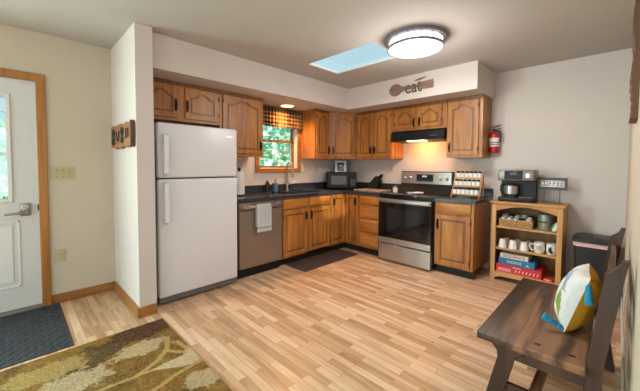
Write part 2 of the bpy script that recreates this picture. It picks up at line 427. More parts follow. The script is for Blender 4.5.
# ------------------------------------------------------------------ outside: grass and trees beyond the panes
b = B(); b.box(-14, -12, -.5, -.6, 8, -.4); struct(b.build('ground', m_grass))
def leafy(name, label, x, y, h, r, n, group='leafy shrubs and trees seen through the window', m=(m_leafA, m_leafB), seed=1):
    rnd = random.Random(seed)
    t = thing(name, label, 'tree', (x, y, -.4), 0, group)
    b = B(); b.tube([(0, 0, 0), (.05, .03, h*.35), (-.03, .05, h*.7)], [.12, .09, .04]); b.build('trunk', m_bark, t)
    b = B()
    for i in range(n):
        u = rnd.uniform(-1, 1); a = rnd.uniform(0, 2*PI); rr = r*rnd.uniform(.55, 1.0)
        q = math.sqrt(1-u*u)
        c = Vector((rr*q*math.cos(a), rr*q*math.sin(a), h*.55+u*h*.5*rr/r))
        d = Vector((rnd.uniform(-1, 1), rnd.uniform(-1, 1), rnd.uniform(-.4, 1))).normalized(); e = d.orthogonal().normalized()
        s = rnd.uniform(.06, .13)
        vs = [b.bm.verts.new(c+d*s), b.bm.verts.new(c+e*s*.5), b.bm.verts.new(c-d*s), b.bm.verts.new(c-e*s*.5)]
        f = b.bm.faces.new(vs); f.material_index = rnd.choice((0, 1))
    c = b.build('crown', list(m), t, smooth=False)
    return t
leafy('leafy_shrub', 'bright green bushy tree right outside the sink window', -3.2, .3, 4.2, 1.5, 2600, seed=2)
leafy('leafy_shrub', 'green tree left of the bushy one outside the sink window', -6.0, 3.9, 5.5, 2.0, 2600, seed=3)
leafy('leafy_shrub', 'tall green tree behind the others outside the sink window', -10.2, 5.6, 7.0, 2.3, 2600, seed=4)
leafy('leafy_shrub', 'low bush outside the glass of the entry door', -3.6, -3.7, 2.6, 1.3, 2200, group=None, seed=5)

# ------------------------------------------------------------------ cabinets
def arch_pts(x0, x1, zs, za, n=18):
    """cathedral arch from (x0,zs) up to the middle and back down; returns points left to right"""
    out = []
    for i in range(n+1):
        t = i/n; x = x0+(x1-x0)*t; u = abs(2*t-1)
        k = 0 if u > .82 else .5*(1+math.cos(PI*u/.82))
        out.append((x, zs+(za-zs)*k**.8 if k > 0 else zs))
    return out
def make_door(parent, x0, x1, z0, z1, y, arch=True, name='door', handle=None, hz=None, hinge=True, fr=.052):
    """raised-panel door; front at local y (facing -y), thickness .02"""
    b = B(); g = .012; mx = (x0+x1)/2; fr = min(fr, (x1-x0)*.24)
    b.box(x0, y+g, z0, x1, y+.02, z1)
    b.box(x0, y, z0, x0+fr, y+g, z1, .003, 1); b.box(x1-fr, y, z0, x1, y+g, z1, .003, 1)
    b.box(x0+fr, y, z0, x1-fr, y+g, z0+fr, .002, 1)
    ah = min(.055, (x1-x0)*.2)
    if arch:
        a = arch_pts(x0+fr, x1-fr, z1-fr-ah*.75, z1-fr*.8)
        b.prism([(x0+fr, z1)]+a+[(x1-fr, z1)], y, y+g, 'xz')
    else: b.box(x0+fr, y, z1-fr, x1-fr, y+g, z1, .002, 1)
    o = b.build(name, m_oak, parent)
    # recessed groove round the raised field
    b = B(); b.box(x0+fr*.9, y+g*.75, z0+fr*.9, x1-fr*.9, y+g+.001, z1-fr*.95); b.build('panel_groove', m_groove, o)
    i = .02
    b = B()
    if arch:
        a = arch_pts(x0+fr+i, x1-fr-i, z1-fr-ah*.75-i, z1-fr*.8-i)
        pts = [(x0+fr+i, z0+fr+i)]+a+[(x1-fr-i, z0+fr+i)]
        b.prism(pts, y+.003, y+g, 'xz')
    else:
        b.box(x0+fr+i, y+.003, z0+fr+i, x1-fr-i, y+g+.004, z1-fr-i, .005, 1)
    b.build('raised_panel', m_oak, o)
    if handle is not None: pull(o, handle, y, hz)
    if hinge:
        hx = x1-.004 if (handle is not None and handle < mx) else x0+.004
        for zz in (z0+.07, z1-.07):
            b = B(); b.cyl((hx, y-.003, zz-.02), (hx, y-.003, zz+.02), .005, seg=8); b.build('hinge', m_bronze, o)
    return o
def pull(parent, x, y, z, L=.1, horiz=False):
    b = B()
    b.box(x-.011, y-.004, z-L*.62, x+.011, y, z+L*.62, .002, 1)
    b.tube([(x, y-.002, z-L/2), (x, y-.022, z-L*.38), (x, y-.028, z), (x, y-.022, z+L*.38), (x, y-.002, z+L/2)], [.005, .006, .008, .006, .005], 8)
    return b.build('handle', m_bronze, parent)
def cab_body(parent, w, d, z0, z1, toe=True):
    """local frame: front at y=-d, back at y=0, x 0..w"""
    b = B(); b.box(0, -d+.02, z0, w, 0, z1)
    # face frame
    b.box(0, -d, z0, w, -d+.021, z1)
    o = b.build('carcass', m_oak, parent)
    return o
def crown(parent, w, d, z, x0=0):
    b = B(); b.box(x0, -d-.012, z-.035, w, -d+.002, z, .004, 1); return b.build('top_rail', m_groove, parent)
RL = PI/2      # rotation for the units on the window wall (front faces +x)
UD = .325; UZ0 = 1.40; ZT = SOF-.002
def upper(label, loc, rz, w, z0, doors, d=UD, handles=(), group='oak wall cabinets', dz1=None, hzz=None, arch=True):
    t = thing('wall_cabinet', label, 'cabinet', loc, rz, group)
    b = B(); b.box(0, -d, z0, w, 0, ZT); b.build('carcass', m_oak, t)
    crown(t, w, d, ZT)
    for (x0, x1, h) in doors:
        make_door(t, x0, x1, z0+.03, ZT-.045, -d-.02, arch, handle=h, hz=(hzz if hzz else z0+.13))
    return t
G = .003
upper('short two-door oak wall cabinet right above the white refrigerator', (G, -3.36, 0), RL, .808, 1.74,
      [(.02, .345, .325), (.42, .79, .44)], hzz=1.90)
upper('single-door oak wall cabinet between the refrigerator and the window', (G, -2.549, 0), RL, .585, UZ0, [(.03, .555, .533)])
upper('narrow oak wall cabinet with lit side panel just right of the window', (G, -1.035, 0), RL, .318, UZ0, [(.02, .30, .275)])
# diagonal corner cabinet
t = thing('corner_wall_cabinet', 'corner oak wall cabinet with a diagonal arched door', 'cabinet', (0, 0, 0), 0)
P0 = (UD, -.712); P1 = (.56, -UD)
b = B(); b.prism([(G, -.715), (UD, -.712), (.56, -UD), (.56, -G), (G, -G)], UZ0, ZT, 'xy'); b.build('carcass', m_oak, t, smooth=False)
dv = Vector((P1[0]-P0[0], P1[1]-P0[1])); L = dv.length; ang = math.atan2(dv.y, dv.x)
dd = make_door(t, .03, L-.03, UZ0+.03, ZT-.045, -.02, True, handle=.055, hz=UZ0+.13)
dd.location = (P0[0], P0[1], 0); dd.rotation_euler = (0, 0, ang)
upper('two-door oak wall cabinet between the corner cabinet and the range hood', (.565, -G, 0), 0, .643, UZ0,
      [(.02, .315, .29), (.335, .625, .36)])
upper('short two-door oak wall cabinet mounted over the black range hood', (1.212, -G, 0), 0, .788, 1.785,
      [(.04, .37, .345), (.40, .73, .425)], hzz=1.89)
upper('large single-door oak wall cabinet at the right end beside the fire extinguisher', (2.004, -G, 0), 0, .416, UZ0, [(.02, .375, .04)])

CZ = .875
def base_cab(label, loc, rz, w, d, group='oak base cabinets', hollow=False):
    t = thing('base_cabinet', label, 'cabinet', loc, rz, group)
    b = B()
    if hollow:
        b.box(0, -d, .10, .018, 0, CZ); b.box(w-.018, -d, .10, w, 0, CZ); b.box(0, -d, .10, w, 0, .118); b.box(0, -.006, .10, w, 0, CZ); b.box(0, -d, .10, w, -d+.02, CZ)
    else: b.box(0, -d, .10, w, 0, CZ)
    b.build('carcass', m_oak, t)
    b = B(); b.box(0.002, -d+.07, 0, w-.002, -d+.09, .10); b.build('toe_kick', m_dark, t)
    return t
def drawer(t, x0, x1, z0, z1, y, name='drawer'):
    b = B(); b.box(x0, y, z0, x1, y+.02, z1, .006, 2); return b.build(name, m_oakh, t)
LD = .575   # depth of the units on the window wall
t = base_cab('oak sink base cabinet with two doors under the window', (G, -1.865, 0), RL, .905, LD, hollow=True)
drawer(t, .02, .435, .735, .86, -LD-.02, 'false_front'); drawer(t, .47, .885, .735, .86, -LD-.02, 'false_front')
make_door(t, .02, .435, .125, .715, -LD-.02, False, handle=.405, hz=.62); make_door(t, .47, .885, .125, .715, -LD-.02, False, handle=.50, hz=.62)
# corner base unit with two folding doors
t = thing('corner_base_cabinet', 'oak corner base cabinet with two narrow full height doors', 'cabinet', (0, 0, 0), 0)
RDp = .62
b = B(); b.prism([(G, -.957), (LD, -.957), (LD, -RDp), (.855, -RDp), (.855, -G), (G, -G)], .10, CZ, 'xy'); b.build('carcass', m_oak, t, smooth=False)
b = B(); b.box(LD-.09, -.955, 0, LD-.07, -RDp+.07, .10); b.box(LD-.09, -RDp+.07, 0, .853, -RDp+.09, .10); b.build('toe_kick', m_dark, t)
d1 = make_door(t, .012, .312, .125, .86, -.02, False, handle=.05, hz=.76, hinge=False); d1.location = (LD, -.955, 0); d1.rotation_euler = (0, 0, RL)
d2 = make_door(t, .02, .255, .125, .86, -.02, False, handle=.215, hz=.76, hinge=False); d2.location = (LD+.005, -RDp, 0)
t = base_cab('oak drawer base with four drawers left of the range', (.858, -G, 0), 0, .364, RDp-G)
for z0, z1 in ((.74, .858), (.54, .715), (.34, .515), (.13, .315)): drawer(t, .02, .345, z0, z1, -RDp-.017)
t = base_cab('oak base cabinet with one drawer and one door right of the range', (1.998, -G, 0), 0, .445, RDp-G)
drawer(t, .025, .415, .735, .86, -RDp-.017); make_door(t, .025, .415, .125, .715, -RDp-.017, False, handle=.045, hz=.60)

# countertop, L-shaped run with the sink cut-out, and the short run
CL = .605; CR = .655
b = B()
sx0, sx1, sy0, sy1 = .13, .53, -1.78, -1.0
for x0, y0, x1, y1 in ((G, -2.475, CL, sy0), (G, sy0, sx0, sy1), (sx1, sy0, CL, sy1), (G, sy1, CL, -CR), (G, -CR, 1.225, -G)):
    b.box(x0, y0, CZ, x1, y1, .914)
ct = tag(b.build('countertop', m_counter, smooth=False), 'charcoal laminate countertop running from the refrigerator round the corner to the range', 'countertop')
b = B(); b.box(G, -2.475, .914, .022, -.022, 1.015, .003, 1); b.box(G, -.022, .914, 1.2, -G, 1.015, .003, 1); b.build('backsplash', m_counter, ct)
b = B(); b.box(1.995, -CR, CZ, 2.467, -G, .914, .004, 1)
ct2 = tag(b.build('countertop', m_counter), 'short charcoal countertop right of the range under the spice rack', 'countertop')
b = B(); b.box(1.995, -.022, .914, 2.467, -G, 1.015, .003, 1); b.build('backsplash', m_counter, ct2)

# sink and faucet
t = thing('kitchen_sink', 'stainless double bowl sink set in the counter under the window', 'sink', (.33, -1.39, .914))
b = B()
def bowl(b, x0, y0, x1, y1, z0, z1):
    th = .004
    b.box(x0, y0, z0, x1, y1, z0+th); b.box(x0, y0, z0, x0+th, y1, z1); b.box(x1-th, y0, z0, x1, y1, z1); b.box(x0, y0, z0, x1, y0+th, z1); b.box(x0, y1-th, z0, x1, y1, z1)
bowl(b, -.19, -.37, .19, -.015, -.17, 0.0); bowl(b, -.19, .015, .19, .37, -.17, 0.0); b.build('bowl', m_chrome, t)
b = B(); R0 = .006
for p in ((-.215, -.405, .215, -.37), (-.215, .37, .215, .405), (-.215, -.37, -.19, .37), (.19, -.37, .215, .37), (-.19, -.015, .19, .015)): b.box(p[0], p[1], 0, p[2], p[3], R0)
b.build('rim', m_chrome, t)
for yy in (-.19, .19):
    b = B(); b.cyl((0, yy, -.168), (0, yy, -.163), .04); b.build('drain', m_nickel, t)
t = thing('kitchen_faucet', 'tall nickel gooseneck faucet behind the sink', 'faucet', (.075, -1.36, .914))
b = B(); b.lathe([(0, 0), (.03, 0), (.03, .012), (.022, .02), (.022, .14), (.018, .15), (0, .15)]); b.build('base', m_nickel, t)
b = B()
pth = [(0, 0, .14), (0, 0, .36)]+[(.06-.06*math.cos(a), .0, .36+.06*math.sin(a)) for a in [PI*i/10 for i in range(1, 11)]]+[(.12, 0, .30)]
b.tube(pth, .013, 12); b.build('spout', m_nickel, t)
b = B(); b.cyl((.12, 0, .31), (.12, 0, .20), .017, .02); b.build('spray_head', m_nickel, t)
b = B(); b.cyl((0, .015, .09), (0, .05, .09), .014); b.tube([(0, .045, .09), (.02, .09, .11), (.03, .12, .13)], .008); b.build('handle', m_nickel, t)
# paper towel
t = thing('paper_towel_holder', 'black upright holder with a white paper towel roll beside the refrigerator', 'paper towel', (.25, -2.26, .914))
b = B(); b.lathe([(0, 0), (.075, 0), (.075, .012), (.02, .016), (0, .016)]); b.build('base', m_black, t)
b = B(); b.cyl((0, 0, .014), (0, 0, .31), .008); b.lathe([(0, .30), (.014, .305), (.02, .325), (.014, .345), (0, .352)]); b.build('rod', m_black, t)
b = B(); b.lathe([(.02, .018), (.062, .018), (.064, .03), (.064, .285), (.062, .295), (.02, .295), (.02, .018)]); b.build('paper_roll', m_paper, t)
# soap bottles
t = thing('soap_dispenser', 'slate blue soap pump bottle left of the faucet', 'soap dispenser', (.14, -1.63, .914))
b = B(); b.box(-.035, -.035, 0, .035, .035, .13, .012, 3); b.build('bottle', m_soap, t)
b = B(); b.cyl((0, 0, .128), (0, 0, .175), .012, .009); b.tube([(0, 0, .17), (.01, 0, .182), (.04, 0, .178)], .006); b.build('pump', m_nickel, t)
t = thing('soap_dispenser', 'dark bottle behind the slate blue soap pump', 'soap dispenser', (.085, -1.72, .914))
b = B(); b.lathe([(0, 0), (.03, 0), (.033, .01), (.033, .12), (.014, .145), (0, .145)]); b.build('bottle', m_smoke, t)
b = B(); b.cyl((0, 0, .14), (0, 0, .165), .014); b.build('cap', m_black, t)

# dishwasher
t = thing('dishwasher', 'stainless dishwasher with a towel on its bar next to the refrigerator', 'dishwasher', (G, -2.472, 0), RL)
DWF = -.60
b = B(); b.box(.006, DWF+.03, .10, .598, 0, .872); b.build('tub', m_dark, t)
b = B(); b.box(.004, DWF, .115, .600, DWF+.03, .775, .004, 1); b.build('door', mat('dishwasher_steel', '#948a83', .34, .75, var=.05, scale=20, stretch=(.05, 1, 1)), t)
b = B(); b.box(.004, DWF, .78, .600, DWF+.03, .868, .004, 1)
cp = b.build('control_panel', mat('dishwasher_panel', '#8d8884', .3, .8), t)
b = B(); b.box(.04, DWF-.045, .805, .56, DWF-.03, .835, .006); b.box(.05, DWF-.03, .81, .075, DWF, .83); b.box(.525, DWF-.03, .81, .55, DWF, .83); b.build('handle', m_chrome, t)
b = B(); b.box(.01, DWF+.05, .002, .594, DWF+.07, .10); b.build('toe_kick', m_black, t)
# towel over the bar
t = thing('hand_towel', 'white towel hanging over the dishwasher bar', 'towel', (G, -2.472, 0), RL)
b = B(); n = 9
def sheet(b, prof, x0, x1, amp, th, nx=14):
    """drape a profile (y,z) across x with soft waves"""
    vs = []
    for i in range(nx+1):
        x = x0+(x1-x0)*i/nx
        vs.append([b.bm.verts.new((x, y+amp*k*math.sin(i*1.7), z)) for (y, z, k) in prof])
    fs = []
    for i in range(nx):
        for j in range(len(prof)-1): fs.append(b.bm.faces.new((vs[i][j], vs[i+1][j], vs[i+1][j+1], vs[i][j+1])))
    bmesh.ops.solidify(b.bm, geom=fs, thickness=th)
yb = DWF-.045
prof = [(yb-.008, .52, 1), (yb-.009, .62, .9), (yb-.007, .74, .6), (yb-.005, .82, .2), (yb-.002, .842, 0), (yb+.008, .846, 0), (yb+.021, .842, 0), (yb+.024, .82, .1), (yb+.026, .70, .3), (yb+.028, .58, .4)]
sheet(b, prof, .20, .40, .004, .006); b.build('cloth', m_towel, t)
b = B(); b.box(.201, yb-.0155, .566, .399, yb-.0135, .578); b.build('woven_stripe', mat('grey_stripe', '#9a9aa4', .9), t)

# refrigerator
FX = .672; FY = -3.315
t = thing('refrigerator', 'white top-freezer refrigerator between the divider wall and the dishwasher', 'refrigerator', (.03, FY, 0), RL)
fw = .785; fd = FX-.03; dth = .07
b = B(); b.box(0, -fd+dth+.01, .04, fw, 0, 1.655, .01); b.build('cabinet', m_fridge, t)
b = B(); b.box(.005, -fd+dth-.002, .05, fw-.005, -fd+dth+.012, 1.65); b.build('gasket', m_fgrey, t)
b = B(); b.box(0, -fd, .075, fw, -fd+dth, 1.158, .018, 3); fdoor = b.build('fridge_door', m_fridge, t)
b = B(); b.box(0, -fd, 1.17, fw, -fd+dth, 1.668, .018, 3); zdoor = b.build('freezer_door', m_fridge, t)
def fh(parent, z0, z1, flip):
    b = B(); x0, x1 = .04, .078; y = -fd
    pts = [(y, z0), (y-.045, z0+.02), (y-.055, (z0+z1)/2), (y-.045, z1-.02), (y, z1), (y-.0, z1-.06), (y-.03, z1-.075), (y-.035, (z0+z1)/2), (y-.03, z0+.075), (y, z0+.06)]
    b.prism(pts, x0, x1, 'yz', bev=.006)
    b.build('handle', m_fridge, parent)
fh(zdoor, 1.19, 1.57, 0); fh(fdoor, .75, 1.14, 1)
b = B(); b.box(.655, -fd-.003, 1.565, .735, -fd+.002, 1.598, .002, 1); b.build('badge', mat('silver_badge', '#f0f0f2', .25, .3), zdoor)
b = B(); b.box(.01, -fd+.03, .02, fw-.01, -fd+.075, .074, .003, 1)
for i in range(4): b.box(.03, -fd+.026, .026+.012*i, fw-.03, -fd+.032, .031+.012*i)
b.build('base_grille', mat('grey_grille', '#6f6b6a', .5), t)
for x in (.06, fw-.06):
    for y in (-fd+.09, -.06):
        b = B(); b.cyl((x, y, 0), (x, y, .045), .02, seg=12); b.build('foot', m_black, t)

# range
t = thing('electric_range', 'stainless and black electric range standing between the base cabinets', 'stove', (1.23, -.012, 0))
w = .762; yf = -.655
b = B(); b.box(0, yf+.03, .05, w, 0, .895); b.build('body', m_black, t)
b = B(); b.box(-.003, yf-.012, .895, w+.003, -.06, .918, .006); b.build('cooktop', m_blackg, t)
b = B()
for x, y, r in ((.2, -.48, .1), (.56, -.48, .085), (.2, -.2, .075), (.56, -.2, .1)):
    for rr in (r, r*.65): b.tube([(x+rr*math.cos(2*PI*i/40), y+rr*math.sin(2*PI*i/40), .9182) for i in range(40)], .0012, 5, True)
b.build('burner_rings', mat('burner_grey', '#3c3c40', .3), t)
b = B(); b.box(.012, yf-.022, .252, w-.012, yf+.03, .855, .004, 1); door_r = b.build('oven_door', m_black, t)
b = B(); b.box(.012, yf-.026, .805, w-.012, yf-.0215, .855); b.build('upper_trim', m_steel, door_r)
b = B(); b.box(.012, yf-.026, .255, w-.012, yf-.0215, .33); b.build('lower_trim', m_steel, door_r)
b = B(); b.box(.012, yf-.0245, .331, w-.012, yf-.0215, .804); b.build('door_glass', m_blackg, door_r)
b = B(); b.box(.15, yf-.0252, .40, w-.15, yf-.0243, .73, 0); b.build('oven_window', mat('oven_window_tint', '#1c1a1c', .08, spec=.7), door_r)
b = B(); b.box(.02, yf-.068, .815, w-.02, yf-.048, .847, .006); b.box(.03, yf-.05, .82, .06, yf-.022, .842); b.box(w-.06, yf-.05, .82, w-.03, yf-.022, .842); b.build('handle', m_steel, door_r)
b = B(); b.box(.012, yf-.02, .022, w-.012, yf+.03, .238, .004, 1); b.build('storage_drawer', m_steel, t)
for x in (.05, w-.05):
    for y in (yf+.08, -.08):
        b = B(); b.cyl((x, y, 0), (x, y, .052), .018, seg=12); b.build('foot', m_black, t)
bgd = B(); bgd.prism([(-.12, .915), (-.07, 1.03), (-.065, 1.215), (-.005, 1.215), (-.005, .915)], 0, w, 'yz'); bgd = bgd.build('backguard', m_black, t)
b = B(); b.prism([(-.082, 1.04), (-.078, 1.205), (-.064, 1.205), (-.064, 1.04)], .01, w-.01, 'yz'); b.build('control_panel', m_steel, bgd)
b = B(); b.prism([(-.086, 1.075), (-.083, 1.175), (-.07, 1.175), (-.07, 1.075)], .255, .50, 'yz'); dsp = b.build('display', m_black, bgd)
for i in range(5):
    b = B(); b.box(.275+.045*i, -.0885, 1.09, .30+.045*i, -.084, 1.10); b.build('button', m_fgrey, dsp)
b = B(); b.box(.34, -.0865, 1.135, .41, -.083, 1.16); b.build('clock', mat('clock_digits', '#8fb4c4', .3, emit=.6), dsp)
for x in (.065, .15, .60, .69):
    b = B(); b.lathe([(0, 0), (.027, 0), (.027, .006), (.021, .01), (.019, .028), (0, .03)], 20, Matrix.Translation((x, -.08, 1.12)) @ Matrix.Rotation(PI/2, 4, 'X')); b.box(x-.003, -.117, 1.103, x+.003, -.105, 1.137)
    b.build('knob', m_steel, bgd)

# range hood
t = thing('range_hood', 'black under-cabinet range hood above the stove', 'range hood', (1.222, -.005, 0))
b = B(); b.prism([(0, 1.782), (-.345, 1.782), (-.365, 1.76), (-.375, 1.655), (-.40, 1.648), (-.40, 1.638), (-.01, 1.638), (0, 1.65)], 0, .762, 'yz'); b.build('shell', m_black, t, smooth=False)
b = B(); b.box(.25, -.385, 1.631, .5, -.27, 1.639, .004, 1); b.build('lens', emit_mat('hood_lamp', '#ffd6a0', 9), t)
b = B(); b.box(.08, -.25, 1.631, .7, -.06, 1.639); b.build('filter', m_fgrey, t)
b = B()
for i in range(3): b.box(.58+.035*i, -.376, 1.69, .60+.035*i, -.366, 1.70)
b.build('switch', m_fgrey, t)
d = bpy.data.lights.new('hood_bulb', 'POINT'); d.shadow_soft_size = .04; d.energy = 8; d.color = (1, .42, .1)
o = bpy.data.objects.new('hood_bulb', d); C.objects.link(o); o.location = (1.6, -.22, 1.585)

# recessed light in the soffit over the sink
t = thing('recessed_light', 'glowing recessed downlight in the soffit above the window valance', 'light', (.2, -1.46, SOF))
b = B(); b.lathe([(.09, -.001), (.11, -.001), (.11, -.006), (.09, -.008), (.09, -.001)], 28); b.build('trim_ring', m_white, t)
b = B(); b.lathe([(0, -.0045), (.091, -.0045), (.091, -.002), (0, -.002)], 28); b.build('lens', emit_mat('downlight_lens', '#ffc880', 6), t)
d = bpy.data.lights.new('sink_bulb', 'SPOT'); d.energy = 80; d.color = (1, .5, .16); d.spot_size = 2.7; d.spot_blend = .8; d.shadow_soft_size = .05
o = bpy.data.objects.new('sink_bulb', d); C.objects.link(o); o.location = (.2, -1.46, SOF-.02)

# ceiling lamp
LX, LY = 2.23, -1.64
t = thing('ceiling_lamp', 'round flush ceiling lamp with a glowing drum shade and grey bands', 'ceiling lamp', (LX, LY, H))
b = B(); b.lathe([(0, 0), (.262, 0), (.268, -.005), (.268, -.032), (.235, -.034), (0, -.034)], 48); b.build('ceiling_pan', m_lampring, t)
b = B(); b.lathe([(.232, -.03), (.232, -.095), (.20, -.105), (.0, -.112)], 48); b.build('diffuser', emit_mat('lamp_diffuser', '#fffaf6', 3.0), t)
b = B()
for z in (-.085,):
    b.lathe([(.233, z+.004), (.246, z+.004), (.246, z-.016), (.233, z-.016), (.233, z+.004)], 48)
b.build('lower_band', m_lampring, t)
b = B()
for i in range(14):
    a = 2*PI*i/14; c, s_ = math.cos(a), math.sin(a)
    b.box(.231, -.0035, -.09, .237, .0035, -.028, xf=Matrix.Rotation(a, 4, 'Z'))
b.lathe([(.2325, -.058), (.2355, -.058), (.2355, -.061), (.2325, -.061), (.2325, -.058)], 48)
b.build('cage_bars', m_lampring, t)
d = bpy.data.lights.new('ceiling_bulb', 'AREA'); d.shape = 'DISK'; d.size = .42; d.energy = 20; d.color = (1, .95, .9)
o = bpy.data.objects.new('ceiling_bulb', d); C.objects.link(o); o.location = (LX, LY, H-.118)
d = bpy.data.lights.new('ceiling_glow', 'POINT'); d.shadow_soft_size = .18; d.energy = 24; d.color = (1, .95, .9)
o = bpy.data.objects.new('ceiling_glow', d); C.objects.link(o); o.location = (LX, LY, H-.33)

# ------------------------------------------------------------------ valance
b = B(); n = 90
def wav(i, k): return .012*math.sin(i*.9)+.006*math.sin(i*2.1+1)
rows = [(2.125, .45), (2.09, .6), (2.06, 1), (1.98, 1.1), (1.90, 1.3), (1.845, 1.5)]
vs = []
for j, (z, k) in enumerate(rows):
    vs.append([b.bm.verts.new((.85*i/n, -.045+wav(i, j)*k, z + (.006*math.sin(i*.9) if j == len(rows)-1 else 0))) for i in range(n+1)])
fs = [b.bm.faces.new((vs[j][i], vs[j][i+1], vs[j+1][i+1], vs[j+1][i])) for j in range(len(rows)-1) for i in range(n)]
bmesh.ops.solidify(b.bm, geom=fs, thickness=.003)
t = thing('window_valance', 'brown plaid gathered valance over the sink window', 'curtain', (0, -1.90, 0), RL)
b.build('cloth', m_valance, t)
b = B(); b.cyl((-.02, -.05, 2.095), (.87, -.05, 2.095), .008); b.build('rod', m_bronze, t)

# ------------------------------------------------------------------ wall plates
def plate(name, label, cat, loc, rz, w, h, kind, m=m_ivory):
    t = thing(name, label, cat, loc, rz)
    b = B(); b.box(-w/2, -.006, -h/2, w/2, -.0005, h/2, .002, 1); b.build('cover_plate', m, t)
    if kind == 'switch':
        for i in range(3):
            x = (i-1)*.046
            b = B(); b.box(x-.006, -.018, -.004, x+.006, -.005, .012, .002, 1); b.build('toggle', m, t)
            b = B()
            for zz in (-.03, .03): b.cyl((x, -.008, zz), (x, -.005, zz), .004, seg=10)
            b.build('screw', m_bronze, t)
    else:
        for zz in (-.02, .02):
            b = B(); b.cyl((0, -.009, zz), (0, -.004, zz), .016, seg=20); r_ = b.build('receptacle', m, t)
            b = B()
            for x in (-.006, .006): b.box(x-.0012, -.0095, zz-.003, x+.0012, -.0085, zz+.006)
            b.build('slots', m_black, r_)
    return t
plate('light_switch', 'triple toggle light switch on the cream wall right of the door', 'light switch', (XD, -3.89, 1.205), RL, .165, .115, 'switch')
plate('wall_outlet', 'ivory outlet low on the cream wall beside the door casing', 'outlet', (XD, -3.925, .44), RL, .075, .115, 'o')
plate('wall_outlet', 'outlet on the wall just right of the sink window', 'outlet', (0, -.955, 1.24), RL, .075, .115, 'o', m_beige)
plate('wall_outlet', 'outlet on the window wall left of the microwave', 'outlet', (0, -.69, 1.24), RL, .075, .115, 'o', m_beige)
plate('wall_outlet', 'outlet on the wall above the knife block', 'outlet', (1.0, 0, 1.27), 0, .075, .115, 'o', m_beige)
plate('wall_outlet', 'outlet on the wall behind the spice rack', 'outlet', (2.22, 0, 1.275), 0, .075, .115, 'o', m_beige)
plate('wall_outlet', 'small white outlet low on the right wall behind the bench', 'outlet', (XR, -1.1, .3), -RL, .075, .115, 'o', m_white)

# ------------------------------------------------------------------ counter items
t = thing('microwave_oven', 'black countertop microwave sitting diagonally in the counter corner', 'microwave', (.285, -.375, .914), PI/4)
b = B(); b.box(-.24, -.15, .012, .24, .17, .275, .006); b.build('housing', m_black, t)
b = B(); b.box(-.235, -.168, .02, .12, -.15, .27, .004, 1); dr = b.build('door', m_black, t)
b = B(); b.box(-.175, -.172, .075, .075, -.167, .215); b.build('door_window', m_display, dr)
b = B(); b.box(.125, -.166, .02, .235, -.15, .27, .004, 1); cpn = b.build('control_panel', m_black, t)
for r_ in range(4):
    for c_ in range(3):
        b = B(); b.box(.14+.028*c_, -.169, .06+.028*r_, .16+.028*c_, -.165, .078+.028*r_); b.build('button', m_fgrey, cpn)
for x in (-.2, .2):
    for y in (-.12, .13):
        b = B(); b.cyl((x, y, 0), (x, y, .014), .012, seg=10); b.build('foot', m_black, t)
t = thing('photo_frame', 'white framed dark square standing on top of the microwave', 'frame', (.225, -.32, 1.1895), PI/4)
R_ = Matrix.Rotation(math.radians(-8), 4, 'X')
b = B()
for p in ((-.095, 0, -.06, .19), (.06, 0, .095, .19), (-.06, .155, .06, .19), (-.06, 0, .06, .012)): b.box(p[0], -.008, p[1], p[2], .008, p[3], xf=R_)
b.build('frame', m_white, t)
b = B(); b.box(-.062, -.004, .01, .062, .004, .156, xf=R_); b.build('dark_panel', mat('slate_panel', '#2b2e38', .3), t)
b = B(); b.prism([(.004, .12), (.075, 0), (.06, 0), (.0, .1)], -.02, .02, 'yz'); b.build('stand', m_white, t)

t = thing('cutting_board', 'tan speckled cutting board lying on the counter left of the range', 'cutting board', (.90, -.36, .914))
b = B(); b.box(-.235, -.16, 0, .235, .16, .018, .006); b.build('slab', m_granite, t)
t = thing('knife_block', 'black slanted knife block with handles on the corner counter', 'knife block', (.80, -.13, .933), math.radians(0))
b = B(); b.prism([(-.15, 0), (.05, 0), (.09, .13), (.03, .20), (-.15, .02)], -.05, .05, 'xz'); b.build('block', m_knife, t)
for i in range(5):
    x, y = .05+.012*(i % 2), -.035+.0175*i
    b = B(); b.tube([(x, y, .14), (x+.045, y, .19+.01*(i % 3)), (x+.06, y, .225)], [.009, .011, .009], 8); kn = b.build('knife_handle', m_black, t)
    if i in (2, 4):
        b = B(); b.cyl((x+.058, y, .222), (x+.064, y, .231), .0095, seg=10); b.build('end_cap', m_chrome, kn)
t = thing('glass_jar', 'small white jar with a pale lid on the left of the cooktop', 'jar', (1.32, -.40, .9185))
b = B(); b.lathe([(0, 0), (.033, 0), (.036, .01), (.036, .06), (.03, .068), (0, .068)]); b.build('body', m_ceramic, t)
b = B(); b.lathe([(0, .066), (.032, .066), (.032, .085), (.006, .09), (.006, .1), (0, .103)]); b.build('lid', m_nickel, t)
t = thing('spoon_rest', 'white spoon rest lying on the black cooktop', 'spoon rest', (1.60, -.50, .919), math.radians(28))
b = B(); b.lathe([(0, .003), (.03, .003), (.045, .022), (.047, .022), (.032, 0), (0, 0)], 24); b.build('bowl', m_ceramic, t)
b = B(); b.tube([(.03, 0, .014), (.09, 0, .022), (.17, 0, .02)], [.014, .014, .011], 10); b.build('grip', m_ceramic, t)

